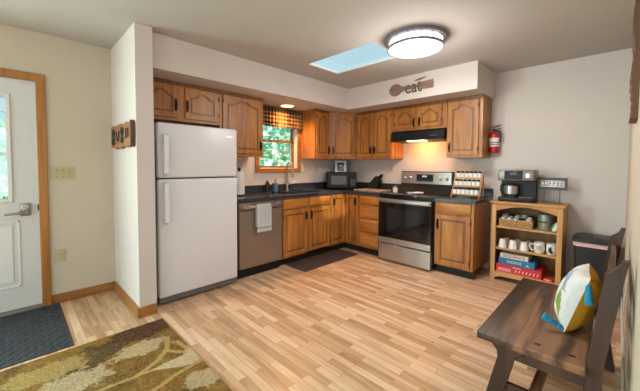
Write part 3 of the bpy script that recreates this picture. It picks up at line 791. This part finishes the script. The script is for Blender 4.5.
# spice rack: 3 rows of 6 jars
SRX, SRY = 2.25, -.30
t = thing('spice_rack', 'three-tier wooden spice rack leaning back beside the range', 'spice rack', (SRX, SRY, .914))
b = B()
for x in (-.165, .153): b.prism([(-.075, 0), (-.055, 0), (.11, .32), (.09, .32)], x, x+.012, 'yz'); b.box(x, .08, 0, x+.012, .1, .30); b.box(x, -.075, 0, x+.012, .1, .014)
b.build('side_frame', m_pine, t)
tiers = [(-.055, .035), (-.002, .135), (.05, .235)]
for (y, z) in tiers:
    b = B(); b.box(-.153, y-.018, z-.006, .153, y+.045, z, 0); b.box(-.153, y-.024, z-.006, .153, y-.018, z+.009); b.build('tier', m_pineh, t)
jar0 = None
names = ['bottom', 'middle', 'top']; ords = ['first', 'second', 'third', 'fourth', 'fifth', 'last']
for ti, (y, z) in enumerate(tiers):
    for k in range(6):
        loc = (SRX-.125+.05*k, SRY+y+.014, .914+z+.0005)
        lab = f'white-labelled spice jar, {ords[k]} from the left on the {names[ti]} tier of the spice rack'
        if jar0 is None:
            jar0 = thing('spice_jar', lab, 'spice jar', loc, 0, 'spice jars in the rack')
            b = B(); b.lathe([(0, 0), (.022, 0), (.0225, .004), (.0225, .06), (.019, .066), (0, .066)], 14); gl = b.build('glass', m_spice, jar0)
            b = B(); b.lathe([(.0227, .006), (.0232, .006), (.0232, .058), (.0227, .058), (.0227, .006)], 14); b.build('paper_label', m_label, jar0)
            b = B(); b.cyl((0, 0, .064), (0, 0, .082), .02, seg=14); b.build('lid', m_black, jar0)
        else: dup(jar0, loc, 0, lab)

# ------------------------------------------------------------------ fire extinguisher
t = thing('fire_extinguisher', 'red fire extinguisher hung on the wall beside the right wall cabinet', 'fire extinguisher', (2.475, -.062, 1.46))
b = B(); b.lathe([(0, 0), (.04, 0), (.05, .012), (.05, .165), (.043, .19), (.022, .205), (.018, .215), (0, .215)], 28); b.build('cylinder', m_red, t)
b = B(); b.lathe([(.0504, .085), (.0508, .085), (.0508, .15), (.0504, .15), (.0504, .085)], 28); b.lathe([(.0504, .062), (.0508, .062), (.0508, .076), (.0504, .076), (.0504, .062)], 28); b.build('paper_label', m_label, t)
b = B(); b.lathe([(.051, .098), (.053, .098), (.053, .106), (.051, .106), (.051, .098)], 28); b.build('strap', m_black, t)
b = B(); b.cyl((0, 0, .21), (0, 0, .235), .016); b.prism([(-.02, .232), (.035, .225), (.06, .24), (.055, .248), (.03, .238), (-.02, .245)], -.008, .008, 'xz'); b.prism([(-.02, .252), (.02, .262), (.06, .275), (.058, .283), (.0, .27), (-.022, .262)], -.008, .008, 'xz'); b.build('valve_lever', m_black, t)
b = B(); b.tube([(.015, -.005, .225), (.055, -.005, .21), (.064, -.005, .17), (.062, -.005, .11)], .008); b.build('hose', m_black, t)
b = B(); b.box(-.03, .05, .02, .03, .0605, .2); b.build('wall_bracket', m_black, t)

t.scale = (1.12, 1, 1.2)
# ------------------------------------------------------------------ wooden spoon art on the soffit
t = thing('spoon_wall_art', 'wooden spoon cut-out with script letters fixed on the soffit face', 'wall decor', (1.36, -SD-.001, 2.285))
pts = []
for i in range(25):
    a = math.radians(25+310*i/24); pts.append((.09+.09*math.cos(a), .062*math.sin(a)))
pts = pts[::-1]
outline = [(.17, .03), (.26, .014), (.40, .012), (.41, .035), (.585, .042), (.592, .0), (.585, -.042), (.41, -.035), (.40, -.012), (.26, -.014), (.17, -.03)]
bowlp = [(.09+.09*math.cos(a), .064*math.sin(a)) for a in [math.radians(-30-300*i/24) for i in range(25)]]
b = B(); b.prism(outline[::1]+bowlp, -.014, 0, 'xz', bev=.003); b.build('spoon', m_artwood, t, smooth=False)
b = B(); b.prism([(.415, .028), (.575, .034), (.58, 0), (.575, -.034), (.415, -.028)], -.017, -.014, 'xz'); b.build('handle_panel', m_artwood, t)
t.scale = (1.02, 1, 1.2)
text('lettering', 'eat', .19, m_artdark, t, (.335, -.012, .0), ext=.006, sx=.95)
b = B(); b.tube([(.36, -.015, .06), (.42, -.015, .066), (.50, -.015, .078)], [.006, .008, .004], 8); b.build('swash', m_artdark, t)

# live-edge plaque on the divider wall
t = thing('live_edge_plaque', 'live-edge wooden plaque with carved dark marks on the divider wall', 'wall decor', (0, PY0, 1.545))
t.scale = (1, 1, .88)
rnd = random.Random(5)
top = [(.02+.68*i/16, .115+.012*math.sin(i*1.1)+rnd.uniform(-.006, .006)) for i in range(17)]
bot = [(.70-.68*i/16, -.115+.012*math.sin(i*1.3+1)+rnd.uniform(-.006, .006)) for i in range(17)]
b = B(); b.prism(top+bot, -.032, -.001, 'xz', bev=.004); b.build('slab', m_plaque, t, smooth=False)
b = B(); b.prism([(.695, .13), (.725, .11), (.73, 0), (.722, -.11), (.695, -.125)], -.034, -.001, 'xz'); b.build('bark_edge', m_barkedge, t)
def mark(*items):
    """one carved letter: open strokes and closed loops sunk dark into the slab"""
    b = B()
    for it in items:
        if it[0] == 'o': _, cx, cz, rx, rz = it; b.tube([(cx+rx*math.cos(2*PI*i/16), -.034, cz+rz*math.sin(2*PI*i/16)) for i in range(16)], .007, 6, True)
        else: b.tube([(x, -.034, z) for x, z in it[1]], .008, 6)
    b.build('carved_letter', m_ink, t)
mark(('o', .13, .04, .045, .035), ('o', .13, -.045, .055, .04), ('s', [(.13, .09), (.13, -.09)]))
mark(('s', [(.25, .05), (.26, -.03), (.31, -.05), (.34, 0), (.34, .05)]))
mark(('o', .45, .04, .045, .035), ('o', .45, -.045, .04, .03), ('s', [(.44, .085), (.46, -.08)]))
mark(('s', [(.58, .06), (.575, -.04)]))
mark(('s', [(.64, .06), (.64, -.03)]))

# wood piece on the right wall
t = thing('live_edge_slab', 'narrow live-edge wood slab hanging high on the right wall', 'wall decor', (XR, -1.75, 1.55), -RL)
pl = [(-.001, 0)]
n = 26
for i in range(n+1): pl.append((-.032+(.007 if i % 2 else 0)*(1 if i < 16 else .3)+.004*math.sin(i*.5), .62*i/n))
pl.append((-.001, .62))
b = B(); b.prism(pl, -.15, .15, 'yz'); b.build('slab', wood('weathered_slab', '#4a3024', '#6b4a38', '#8a6450', 'z', .7, 24, 6), t, smooth=False)

# ------------------------------------------------------------------ bookcase and what stands on it
BX0, BX1, BY0, BY1 = 2.555, 3.195, -.38, -.02; BH = .90
t = thing('bookcase', 'honey pine bookcase against the wall holding mugs and games', 'bookcase', (BX0, BY1, 0))
bw = BX1-BX0; bd = BY1-BY0
b = B(); b.box(-.02, -bd-.02, BH-.022, bw+.02, 0, BH, .005); b.build('top', m_pineh, t)
for x in (0, bw-.045):
    b = B(); b.box(x, -bd, 0, x+.045, -bd+.02, BH-.022, .002, 1); b.box(x+(.0 if x == 0 else .025), -bd+.02, .0, x+(.02 if x == 0 else .045), 0, BH-.022); b.build('side_panel', m_pine, t)
b = B(); b.box(.02, -.012, .04, bw-.02, -.002, BH-.022); b.build('back_panel', wood('pine_back', '#6f4a28', '#835a32', '#94683c', 'z', .6, 14, 3), t)
shz = (.105, .375, .62)
for z in shz:
    b = B(); b.box(.02, -bd+.015, z-.02, bw-.025, -.012, z, .002, 1); b.build('shelf', m_pineh, t)
a0 = [(.045+(bw-.09)*i/20, BH-.022-.085+.06*math.sin(PI*i/20)) for i in range(21)]
b = B(); b.prism([(.045, BH-.022)]+a0+[(bw-.045, BH-.022)], -bd, -bd+.018, 'xz'); b.build('top_apron', m_pineh, t)
a0 = [(.045+(bw-.09)*i/20, .03+.025*min(1, 3*math.sin(PI*i/20))) for i in range(21)]
b = B(); b.prism([(.045, .10)]+a0+[(bw-.045, .10)], -bd, -bd+.018, 'xz'); b.build('bottom_apron', m_pineh, t)

# coffee maker
t = thing('coffee_maker', 'black and steel coffee maker on top of the pine bookcase', 'coffee maker', (2.60, -.30, BH))
b = B(); b.box(0, -.03, 0, .335, .22, .05, .008); b.build('base', m_black, t)
b = B(); b.box(0, .10, .05, .335, .22, .25); b.build('water_tank', m_black, t)
b = B(); b.box(-.004, -.035, .235, .339, .22, .355, .012, 3); hd = b.build('brew_head', mat('cm_steel', '#7c746e', .35, .7), t)
b = B(); b.box(.06, -.04, .25, .235, -.033, .345, .003, 1); b.build('control_panel', m_black, hd)
b = B(); b.box(.115, -.0425, .30, .18, -.039, .325); b.build('display', mat('blue_lcd', '#33405a', .2), hd)
b = B(); b.box(.26, -.043, .27, .30, -.033, .32, .004, 1); b.build('side_button', m_chrome, hd)
b = B(); b.lathe([(0, 0), (.06, 0), (.066, .02), (.066, .1), (.055, .14), (.04, .15), (0, .15)], 28, Matrix.Translation((.115, .035, .052))); car = b.build('carafe', mat('carafe_glass', '#3a3532', .1, .4), t)
b = B(); b.lathe([(.0665, .035), (.068, .035), (.068, .125), (.0665, .125), (.0665, .035)], 28, Matrix.Translation((.115, .035, .052))); b.build('steel_sleeve', m_steel, car)
b = B(); b.tube([(.055, .0, .19), (.03, -.03, .18), (.028, -.035, .12), (.05, 0, .09)], .009); b.build('handle', m_black, car)
b = B(); b.cyl((.26, .03, .225), (.26, .03, .24), .03); b.build('pod_spout', m_black, t)
b = B(); b.box(.20, -.02, .05, .325, .09, .06); b.build('drip_tray', m_fgrey, t)
# coffee sign
t = thing('coffee_sign', 'grey framed lettered sign on a wire stand beside the coffee maker', 'sign', (2.945, -.16, BH))
b = B(); sw = .255
b.box(0, -.012, .145, sw, .012, .162); b.box(0, -.012, .258, sw, .012, .275); b.box(0, -.012, .16, .02, .012, .26); b.box(sw-.02, -.012, .16, sw, .012, .26); b.box(.015, .002, .155, sw-.015, .01, .265); b.build('frame', m_signframe, t)
for i, ch in enumerate('COFFEE'):
    x = .024+.0348*i
    b = B(); b.box(x, -.006, .174, x+.0325, .003, .246, .002, 1); tl = b.build('letter_tile', m_tile, t)
    text('letter', ch, .078, m_ink, tl, (x+.0163, -.0068, .21), ext=.0008, sx=.6)
b = B()
for x in (.06, .195): b.cyl((x, 0, .01), (x, 0, .147), .004, seg=8)
b.build('wire_leg', m_fgrey, t)
b = B(); b.box(.04, -.03, 0, .215, .03, .012, .002, 1); b.build('base', m_signframe, t)
# basket with pods
t = thing('wicker_basket', 'wicker basket of wrapped items on the top shelf of the bookcase', 'basket', (2.62, -.33, shz[2]))
b = B(); bw_, bd_ = .31, .20
for p in ((0, 0, bw_, .012), (0, bd_-.012, bw_, bd_), (0, .012, .012, bd_-.012), (bw_-.012, .012, bw_, bd_-.012)): b.box(p[0], p[1], 0, p[2], p[3], .075, .003, 1)
b.box(.01, .01, 0, bw_-.01, bd_-.01, .01)
for j in range(4):
    for i in range(14): b.cyl((.01+i*.0222, -.003, .012+.02*j-.008+(.004 if i % 2 else 0)), (.01+i*.0222+.018, -.003, .012+.02*j-.004), .008, seg=6)
b.tube([(0, 0, .075), (bw_, 0, .075), (bw_, bd_, .075), (0, bd_, .075)], .008, 8, True)
b.build('woven_body', m_wicker, t)
cols = [m_white, m_black, mat('pod_grey', '#77747a', .4), mat('pod_plum', '#5d2c3c', .4)]
lab = ['white', 'black', 'grey', 'plum']
pod0 = None; q = 0
for j in range(3):
    for i in range(5):
        k = (i*3+j*2+(i*j)) % 4
        if j == 2 and i == 4: k = 1
        loc = (2.655+.06*i, -.295+.062*j, shz[2]+.092+.012*j+.006*((i+j) % 2))
        o = thing('coffee_pod', f'{lab[k]} coffee pod, {ords[i]} from the left in the {["front", "middle", "back"][j]} row of the wicker basket', 'coffee pod', loc, 0, 'pods in the wicker basket')
        b = B(); b.lathe([(0, -.05), (.019, -.05), (.024, 0), (.0265, 0), (.0265, .004), (0, .004)], 16); b.build('cup', m_white if k != 1 else m_black, o)
        b = B(); b.lathe([(0, .0042), (.0235, .0042), (.0235, .0055), (0, .007)], 16); b.build('foil_lid', cols[k], o)
# tin and card
t = thing('metal_canister', 'pale metal canister on the bookcase top shelf right of the basket', 'canister', (3.035, -.25, shz[2]))
b = B(); b.lathe([(0, 0), (.062, 0), (.064, .004), (.064, .148), (.066, .15), (.066, .165), (.06, .168), (0, .168)], 32); b.build('can', m_tin, t)
b = B()
for i in range(9):
    a = -PI/2-.75+i*.13; b.box(-.0045, .0642, .082, .0045, .0655, .096, xf=Matrix.Rotation(a-PI/2, 4, 'Z'))
b.build('printed_word', m_ink, t)
t = thing('paper_packet', 'white and green packet leaning at the right end of the top shelf', 'packet', (3.135, -.34, shz[2]+.002), 0)
b = B(); Rp = Matrix.Rotation(math.radians(26), 4, 'Y')
b.box(-.035, -.006, .0, -.004, .0, .105, .002, 1, xf=Rp); b.build('white_card', m_white, t)
b = B(); b.box(-.05, .001, .01, -.02, .006, .085, .002, 1, xf=Rp); b.build('green_card', mat('green_card', '#3f8f72', .5), t)
# mugs
def cup(name, label, loc, m, group, kind):
    t = thing(name, label, 'mug', loc, random.uniform(0, 6) if kind == 'cup' else 0, group)
    b = B()
    if kind == 'cup': b.lathe([(.042, 0), (.044, .003), (.030, .092), (.026, .096), (0, .096)], 24); b.lathe([(.042, 0), (.039, .002), (.028, .085), (0, .085)], 24); b.build('body', m, t)
    else:
        b.lathe([(0, .004), (.032, .004), (.036, 0), (.044, .01), (.05, .05), (.046, .105), (.047, .115), (.043, .115), (.042, .105), (.045, .05), (.038, .012), (0, .012)], 28); b.build('body', m, t)
        b = B(); a = -1 if kind == 'left' else 1
        b.tube([(a*.043, -.012, .09), (a*.075, -.016, .088), (a*.085, -.018, .06), (a*.07, -.016, .03), (a*.047, -.012, .025)], .007, 8); b.build('handle', m, t)
    return t
xs = (2.66, 2.76, 2.865)
for i, x in enumerate(xs):
    cup('coffee_cup', f'upside-down white cup, {["first", "second", "third"][i]} from the left in front on the mug shelf', (x, -.315, shz[1]), m_ceramic, 'upside-down cups on the middle shelf', 'cup')
for i, x in enumerate((2.675, 2.79, 2.895)):
    cup('coffee_cup', f'upside-down taupe cup in the back row behind the {["first", "second", "third"][i]} white cup', (x, -.215, shz[1]), m_taupe, 'upside-down cups on the middle shelf', 'cup')
mg = cup('coffee_mug', 'large white mug with a line drawing and left-hand handle on the middle shelf', (3.00, -.305, shz[1]), m_ceramic, None, 'left')
b = B(); b.tube([(.018*math.cos(2*PI*i/18)+.005, -.0495+.0006*0, .06+.022*math.sin(2*PI*i/18)) for i in range(18)], .0022, 6, True); b.tube([(-.008, -.0498, .052), (.004, -.0502, .066), (.018, -.0485, .055)], .002, 6); b.build('line_drawing', mat('blue_grey_ink', '#5a6e78', .5), mg)
mg = cup('coffee_mug', 'white mug with a dark picture at the right end of the middle shelf', (3.105, -.29, shz[1]), m_ceramic, None, 'right')
b = B()
for (x, z, r) in ((-.006, .078, .010), (-.010, .062, .014), (-.006, .044, .017), (.004, .030, .012)):
    yy = -math.sqrt(max(0, .05**2-x*x))
    b.lathe([(0, -.002), (r, -.002), (r, .003), (0, .003)], 14, Matrix.Translation((x, yy, z)) @ Matrix.Rotation(PI/2, 4, 'X') )
b.build('dark_picture', m_ink, mg)
# games
def box_game(name, label, x0, x1, y0, y1, z0, z1, m, m2=None):
    t = thing(name, label, 'board game', (x0, y0, z0), 0)
    b = B(); b.box(0, 0, 0, x1-x0, y1-y0, (z1-z0), .002, 1); b.build('box', m, t)
    return t
zb = shz[0]
t = box_game('game_box', 'large red game box at the bottom of the game stack', 2.612, 3.035, -.362, -.06, zb, zb+.088, m_redbox)
b = B(); b.box(.02, -.0012, .012, .145, .0005, .048); b.build('pink_label', mat('pink_print', '#d98a9a', .5), t)
b = B()
for i in range(7):
    x = .18+i*.033; b.prism([(x, .02), (x+.012, .02), (x+.024, .05), (x+.014, .052)], -.0012, .0005, 'xz')
b.build('printed_letters', mat('pale_print', '#e8b0b4', .5), t)
b = B(); b.box(.16, -.0012, .064, .24, .0005, .074); b.build('printed_line', mat('pale_print2', '#e8b0b4', .5), t)
t = box_game('game_box', 'blue game box in the middle of the game stack', 2.632, 2.975, -.352, -.08, zb+.0885, zb+.158, m_bluebox)
b = B()
for i, (x, wd) in enumerate(((.085, .018), (.107, .016), (.127, .018), (.149, .014), (.166, .018), (.188, .016), (.208, .018))):
    b.box(x, -.0012, .024, x+wd, .0005, .028); b.box(x, -.0012, .024, x+.005, .0005, .048); b.box(x+(0 if i % 2 else .006), -.0012, .044, x+wd, .0005, .048)
b.build('printed_letters', m_label, t)
b = B(); b.prism([(.255, .015), (.30, .015), (.285, .03), (.275, .042)], -.0012, .0005, 'xz'); b.build('printed_picture', mat('sky_print', '#7cc0e0', .5), t)
t = box_game('game_box', 'cream game box with dark lettering on top of the game stack', 2.645, 2.912, -.345, -.1, zb+.1585, zb+.21, m_whitebox)
text('printed_letters', 'SEQUENCE', .044, mat('maroon_print', '#5a3340', .5), t, (.133, -.001, .026), ext=.0006, sx=.98)
t = box_game('card_box', 'small red card box on the bookcase bottom shelf right of the stack', 3.05, 3.125, -.36, -.28, zb, zb+.026, m_redbox)
b = B(); b.box(.012, -.001, .008, .06, .0005, .018); b.build('printed_line', mat('pale_print3', '#e8b0b4', .5), t)

# ------------------------------------------------------------------ trash can
t = thing('trash_can', 'black lidded trash can with a pink liner between bookcase and bench', 'trash can', (3.425, -.27, 0))
def frus(b, w0, d0, w1, d1, z0, z1, r=.02):
    q = []
    for (w, d, z) in ((w0, d0, z0), (w1, d1, z1)):
        ring = []
        for cx, cy, a0 in ((w/2-r, d/2-r, 0), (-w/2+r, d/2-r, 90), (-w/2+r, -d/2+r, 180), (w/2-r, -d/2+r, 270)):
            for k in range(5):
                a = math.radians(a0+22.5*k); ring.append(b.bm.verts.new((cx+r*math.cos(a), cy+r*math.sin(a), z)))
        q.append(ring)
    n = len(q[0]); b.bm.faces.new(q[0]); b.bm.faces.new(q[1])
    for i in range(n): b.bm.faces.new((q[0][i], q[0][(i+1) % n], q[1][(i+1) % n], q[1][i]))
b = B(); frus(b, .24, .25, .285, .33, 0, .575, .04); b.build('bin', mat('bin_black', '#211e21', .5), t)
b = B(); frus(b, .288, .333, .294, .337, .535, .572, .042); b.build('liner', m_pink, t)
b = B(); frus(b, .31, .36, .312, .362, .575, .60, .05); frus(b, .306, .356, .25, .30, .60, .618, .05); b.build('lid', mat('lid_black', '#2a272a', .42), t)
b = B()
for x in (-.04, .02): b.box(x, -.1, .6165, x+.04, -.07, .622, .002, 1)
b.build('lid_tabs', m_black, t)

# ------------------------------------------------------------------ bench
t = thing('wooden_bench', 'dark worn wooden bench with a raked back along the right wall', 'bench', (0, 0, 0))
BYN, BYF = -2.57, -1.52
b = B(); b.box(3.085, BYN, .412, 3.505, BYF, .45, .004); seat = b.build('seat', m_bench, t)
b = B()
for x, y in ((3.33, -2.50), (3.455, -2.50), (3.33, -1.60), (3.455, -1.60)): b.box(x-.012, y-.01, .4495, x+.012, y+.01, .4508)
b.build('dowel_plug', mat('dark_plug', '#1d1310', .6), seat)
def yrot_poly(b, pts, y0, y1): b.prism(pts, y0, y1, 'xz', bev=.003)
for y in (BYN+.03, BYF-.085):
    y1 = y+.055
    b = B()   # splayed front leg with scrolled bracket
    yrot_poly(b, [(3.14, .412), (3.30, .412), (3.285, .39), (3.25, .375), (3.242, .34), (3.165, 0), (3.095, 0), (3.177, .34), (3.172, .375), (3.15, .39)][::-1], y, y1); b.build('leg', m_benchz, t)
    b = B()   # rear post carries on up as the back upright with a scrolled top
    yrot_poly(b, [(3.60, 0), (3.545, 0), (3.497, .32), (3.505, .45), (3.545, .80), (3.548, .845), (3.560, .86), (3.578, .872), (3.590, .885), (3.600, .912), (3.618, .912), (3.608, .84), (3.558, .45), (3.553, .32)], y, y1); b.build('back_post', m_benchz, t)
    b = B(); b.box(3.17, y+.01, .345, 3.51, y+.045, .412, .003, 1); b.build('end_apron', m_benchz, t)
    b = B(); b.box(3.14, y+.015, .165, 3.53, y+.04, .215, .003, 1); b.build('stretcher', m_benchz, t)
b = B(); b.box(3.17, BYN+.05, .365, 3.195, BYF-.05, .412, .003, 1); b.build('front_apron', m_bench, t)
sl = math.radians(7)
def slat(z0, z1, x, name, m=m_bench):
    b = B(); b.box(-.010, BYN+.06, 0, .010, BYF-.06, z1-z0, .003, 1, xf=Matrix.Translation((x, 0, z0)) @ Matrix.Rotation(sl, 4, 'Y')); b.build(name, m, t)
slat(.70, .81, 3.558, 'back_rail'); slat(.53, .60, 3.537, 'back_rail')
b = B(); b.box(3.3, BYN+.08, .17, 3.34, BYF-.08, .21, .003, 1); b.build('long_stretcher', m_bench, t)

# cushion
PW, PT = .31, .16
t = thing('throw_pillow', 'white and mustard throw pillow with turquoise tassels leaning on the bench back', 'pillow', (3.442, -2.13, .455+.148))
def pillow_half(name, sgn, paint):
    n = 28; bm = bmesh.new(); g = {}
    for i in range(n+1):
        for j in range(n+1):
            u = -1+2*i/n; v = -1+2*j/n
            e = (1-abs(u)**2.6)*(1-abs(v)**2.6)
            pin = 1-.11*(1-abs(u*v))*(abs(u)+abs(v))*.5
            th = max(0, e)**.42*PT/2
            th += .004*math.sin(9*u+3*v)*e
            g[i, j] = bm.verts.new((sgn*th, u*PW/2*pin, v*PW/2*pin))
    for i in range(n):
        for j in range(n): bm.faces.new((g[i, j], g[i+1, j], g[i+1, j+1], g[i, j+1]))
    bmesh.ops.recalc_face_normals(bm, faces=bm.faces)
    if sgn < 0 and sum(f.normal.x for f in bm.faces) > 0 or sgn > 0 and sum(f.normal.x for f in bm.faces) < 0: bmesh.ops.reverse_faces(bm, faces=bm.faces)
    me = bpy.data.meshes.new(name); bm.to_mesh(me); bm.free(); me.materials.append(m_pillow)
    a = me.color_attributes.new('pattern', 'FLOAT_COLOR', 'POINT')
    for k, v in enumerate(me.vertices): a.data[k].color = (*paint(v.co.y/PW*2, v.co.z/PW*2), 1)
    for p in me.polygons: p.use_smooth = True
    o = bpy.data.objects.new(name, me); C.objects.link(o); o.parent = t
    return o
def leafd(u, v, cu, cv, L, w, ang):
    a = math.radians(ang); du, dv_ = u-cu, v-cv
    p = du*math.cos(a)+dv_*math.sin(a); q_ = -du*math.sin(a)+dv_*math.cos(a)
    return abs(p) < L and abs(q_) < w*(1-(p/L)**2)
def face_paint(u, v):
    for (cu, cv, L, w, an, col) in ((-.5, -.1, .7, .16, 62, '#7f9a45'), (-.3, .5, .55, .14, 40, '#7fa8cc'), (.2, .6, .35, .1, 20, '#c86a4a'), (.35, .0, .5, .13, 70, '#4f7f8c'), (.65, -.45, .3, .1, 40, '#c2873a'), (-.1, -.6, .25, .07, 10, '#d8b070')):
        if leafd(u, v, cu, cv, L, w, an): return lin(col)
    return lin('#d6d3d2')
def back_paint(u, v): return lin('#b5821f')
pillow_half('printed_face', -1, face_paint); pillow_half('mustard_back', 1, back_paint)
def tassel(y, z, d):
    b = B(); p = Vector((0, y, z)); d = Vector(d)
    b.tube([p, p+d*.02, p+d*.03, p+d*.035, p+d*.05, p+d*.1], [.004, .012, .013, .009, .014, .02], 10)
    return b.build('tassel', m_blue, t)
h = PW/2
tassel(-h+.01, -h+.01, (-1, -.1, .2)); tassel(-h+.01, h-.03, (.35, -.2, -.9)); tassel(h-.01, h-.02, (.2, .6, -.7)); tassel(h-.01, -h+.02, (-.3, .9, .1))
t.rotation_euler = (0, math.radians(17), math.radians(4))

# ------------------------------------------------------------------ mats and rug
t = thing('door_mat', 'dark grey ribbed rubber mat in front of the entry door', 'mat', (XD+.02, -4.94, 0))
b = B(); b.box(0, 0, 0, .93, 1.0, .008, .004, 1); b.build('backing', m_rubber, t)
b = B()
for i in range(22):
    for j in range(24):
        a = 45 if (i+j) % 2 else -45
        b.box(-.017, -.004, .0075, .017, .004, .0115, xf=Matrix.Translation((.045+i*.04, .04+j*.04, 0)) @ Matrix.Rotation(math.radians(a), 4, 'Z'))
o = b.build('tread_ribs', m_rubber, t, smooth=False)
t = thing('kitchen_mat', 'dark brown mat on the floor in front of the sink cabinet', 'mat', (.53, -1.765, 0))
b = B(); b.box(0, 0, 0, .38, 1.05, .012, .005, 2); b.build('pad', m_sinkmat, t)

RX0, RX1, RY0, RY1 = .905, 3.1, -5.3, -3.375
nx, ny = 340, 300
bm = bmesh.new(); g = [[None]*(ny+1) for _ in range(nx+1)]
for i in range(nx+1):
    for j in range(ny+1): g[i][j] = bm.verts.new((RX0+(RX1-RX0)*i/nx, RY0+(RY1-RY0)*j/ny, .0095))
for i in range(nx):
    for j in range(ny): bm.faces.new((g[i][j], g[i+1][j], g[i+1][j+1], g[i][j+1]))
# hem down to the floor
edge = [g[i][0] for i in range(nx+1)]+[g[nx][j] for j in range(1, ny+1)]+[g[i][ny] for i in range(nx-1, -1, -1)]+[g[0][j] for j in range(ny-1, 0, -1)]
low = [bm.verts.new((v.co.x, v.co.y, 0)) for v in edge]
for i in range(len(edge)): bm.faces.new((edge[i-1], low[i-1], low[i], edge[i]))
bmesh.ops.recalc_face_normals(bm, faces=bm.faces)
me = bpy.data.meshes.new('rug'); bm.to_mesh(me); bm.free(); me.materials.append(m_rug)
from mathutils import noise
def fbm(x, y, s, z=0): return .5+.5*noise.fractal(Vector((x*s, y*s, z)), .8, 2.0, 4, noise_basis='PERLIN_ORIGINAL')
def mixc(a, b_, t_): t_ = max(0, min(1, t_)); return tuple(p*(1-t_)+q_*t_ for p, q_ in zip(a, b_))
cO, cG, cC, cM, cD, cB, cP = lin('#6f5429'), lin('#8a6226'), lin('#c4b190'), lin('#42201e'), lin('#4c3c24'), lin('#9d7d45'), lin('#b3975e')
def seg_d(px, py, a, b_):
    vx, vy = b_[0]-a[0], b_[1]-a[1]; k = max(0, min(1, ((px-a[0])*vx+(py-a[1])*vy)/(vx*vx+vy*vy)))
    return math.hypot(px-a[0]-k*vx, py-a[1]-k*vy)
def inside(px, py, P):
    c = False; j = len(P)-1
    for i in range(len(P)):
        if (P[i][1] > py) != (P[j][1] > py) and px < (P[j][0]-P[i][0])*(py-P[i][1])/(P[j][1]-P[i][1])+P[i][0]: c = not c
        j = i
    return c
LEAF = [(1.548, -3.655), (1.546, -3.642), (1.527, -3.559), (1.531, -3.445), (1.438, -3.381), (1.516, -3.37), (1.642, -3.355), (1.657, -3.443), (1.642, -3.501), (1.585, -3.587)]
STEM = [([(1.24, -3.443), (1.375, -3.495), (1.466, -3.576), (1.541, -3.72)], .016), ([(1.541, -3.72), (1.548, -3.64)], .012), ([(1.39, -3.513), (1.504, -3.421)], .015), ([(1.658, -3.36), (1.692, -3.544), (1.737, -3.688), (1.76, -3.85)], .014), ([(1.336, -3.413), (1.469, -3.395)], .014), ([(1.541, -3.72), (1.52, -3.95)], .012),
        ([(2.2, -3.5), (2.1, -4.2)], .02), ([(2.5, -3.8), (2.1, -4.2), (2.0, -4.9)], .02)]
BLOB = [(1.25, -3.61, .10, .17, 'C'), (1.83, -3.45, .09, .11, 'C'), (1.12, -4.1, .12, .22, 'P'), (1.35, -4.0, .12, .2, 'C'), (1.75, -4.2, .25, .25, 'P'), (2.4, -4.0, .25, .2, 'C'), (1.3, -4.8, .3, .3, 'P'), (2.5, -4.8, .3, .25, 'C'), (1.95, -3.8, .12, .16, 'P')]
def rug_col(x, y):
    n1 = fbm(x, y, 3.0); n2 = .6*fbm(x, y, 13, 3)+.4*fbm(x, y, 38, 7); n3 = fbm(x, y, 110, 5)
    c = mixc(cO, cG, (n1-.3)*2.5)
    c = mixc(c, cD, (.42-fbm(x, y, 4.4, 9))*4)
    c = mixc(c, cB, (n2-.5)*2.2)
    d = math.hypot((x-1.08)/.12, (y+3.80)/.14)+(.5-n2)*1.2
    if d < 1: c = mixc(c, cD, (1-d)*4)
    for bx, by, rx, ry, k in BLOB:
        d = math.hypot((x-bx)/rx, (y-by)/ry)+(.5-n2)*1.1
        if d < 1: c = mixc(c, cC if k == 'C' else cP, min(1, (1-d)*6)*(.55+.8*(n3-.3)))
    d = math.hypot((x-.99)/.15, (y+3.53)/.24)+(.5-n2)*.7
    if d < 1: c = mixc(c, cM, min(1, (1-d)*6)*(.65+.6*n3))
    if inside(x, y, LEAF): c = mixc(cC, cP, (n3-.52)*2)
    for P, w in STEM:
        if min(seg_d(x, y, p, q_) for p, q_ in zip(P, P[1:])) < w*(.8+.4*n3): c = mixc(cP, cB, (n3-.45)*1.5)
    if n3 > .56: c = mixc(c, cP, min(.3, (n3-.56)*3))
    if n3 < .44: c = mixc(c, cD, min(.35, (.44-n3)*3))
    return c
a = me.color_attributes.new('pattern', 'FLOAT_COLOR', 'POINT')
for k, v in enumerate(me.vertices): a.data[k].color = (*rug_col(v.co.x, v.co.y), 1)
o = bpy.data.objects.new('area_rug', me); C.objects.link(o)
tag(o, 'large olive and gold rug with cream leaf pattern on the laminate floor', 'rug')
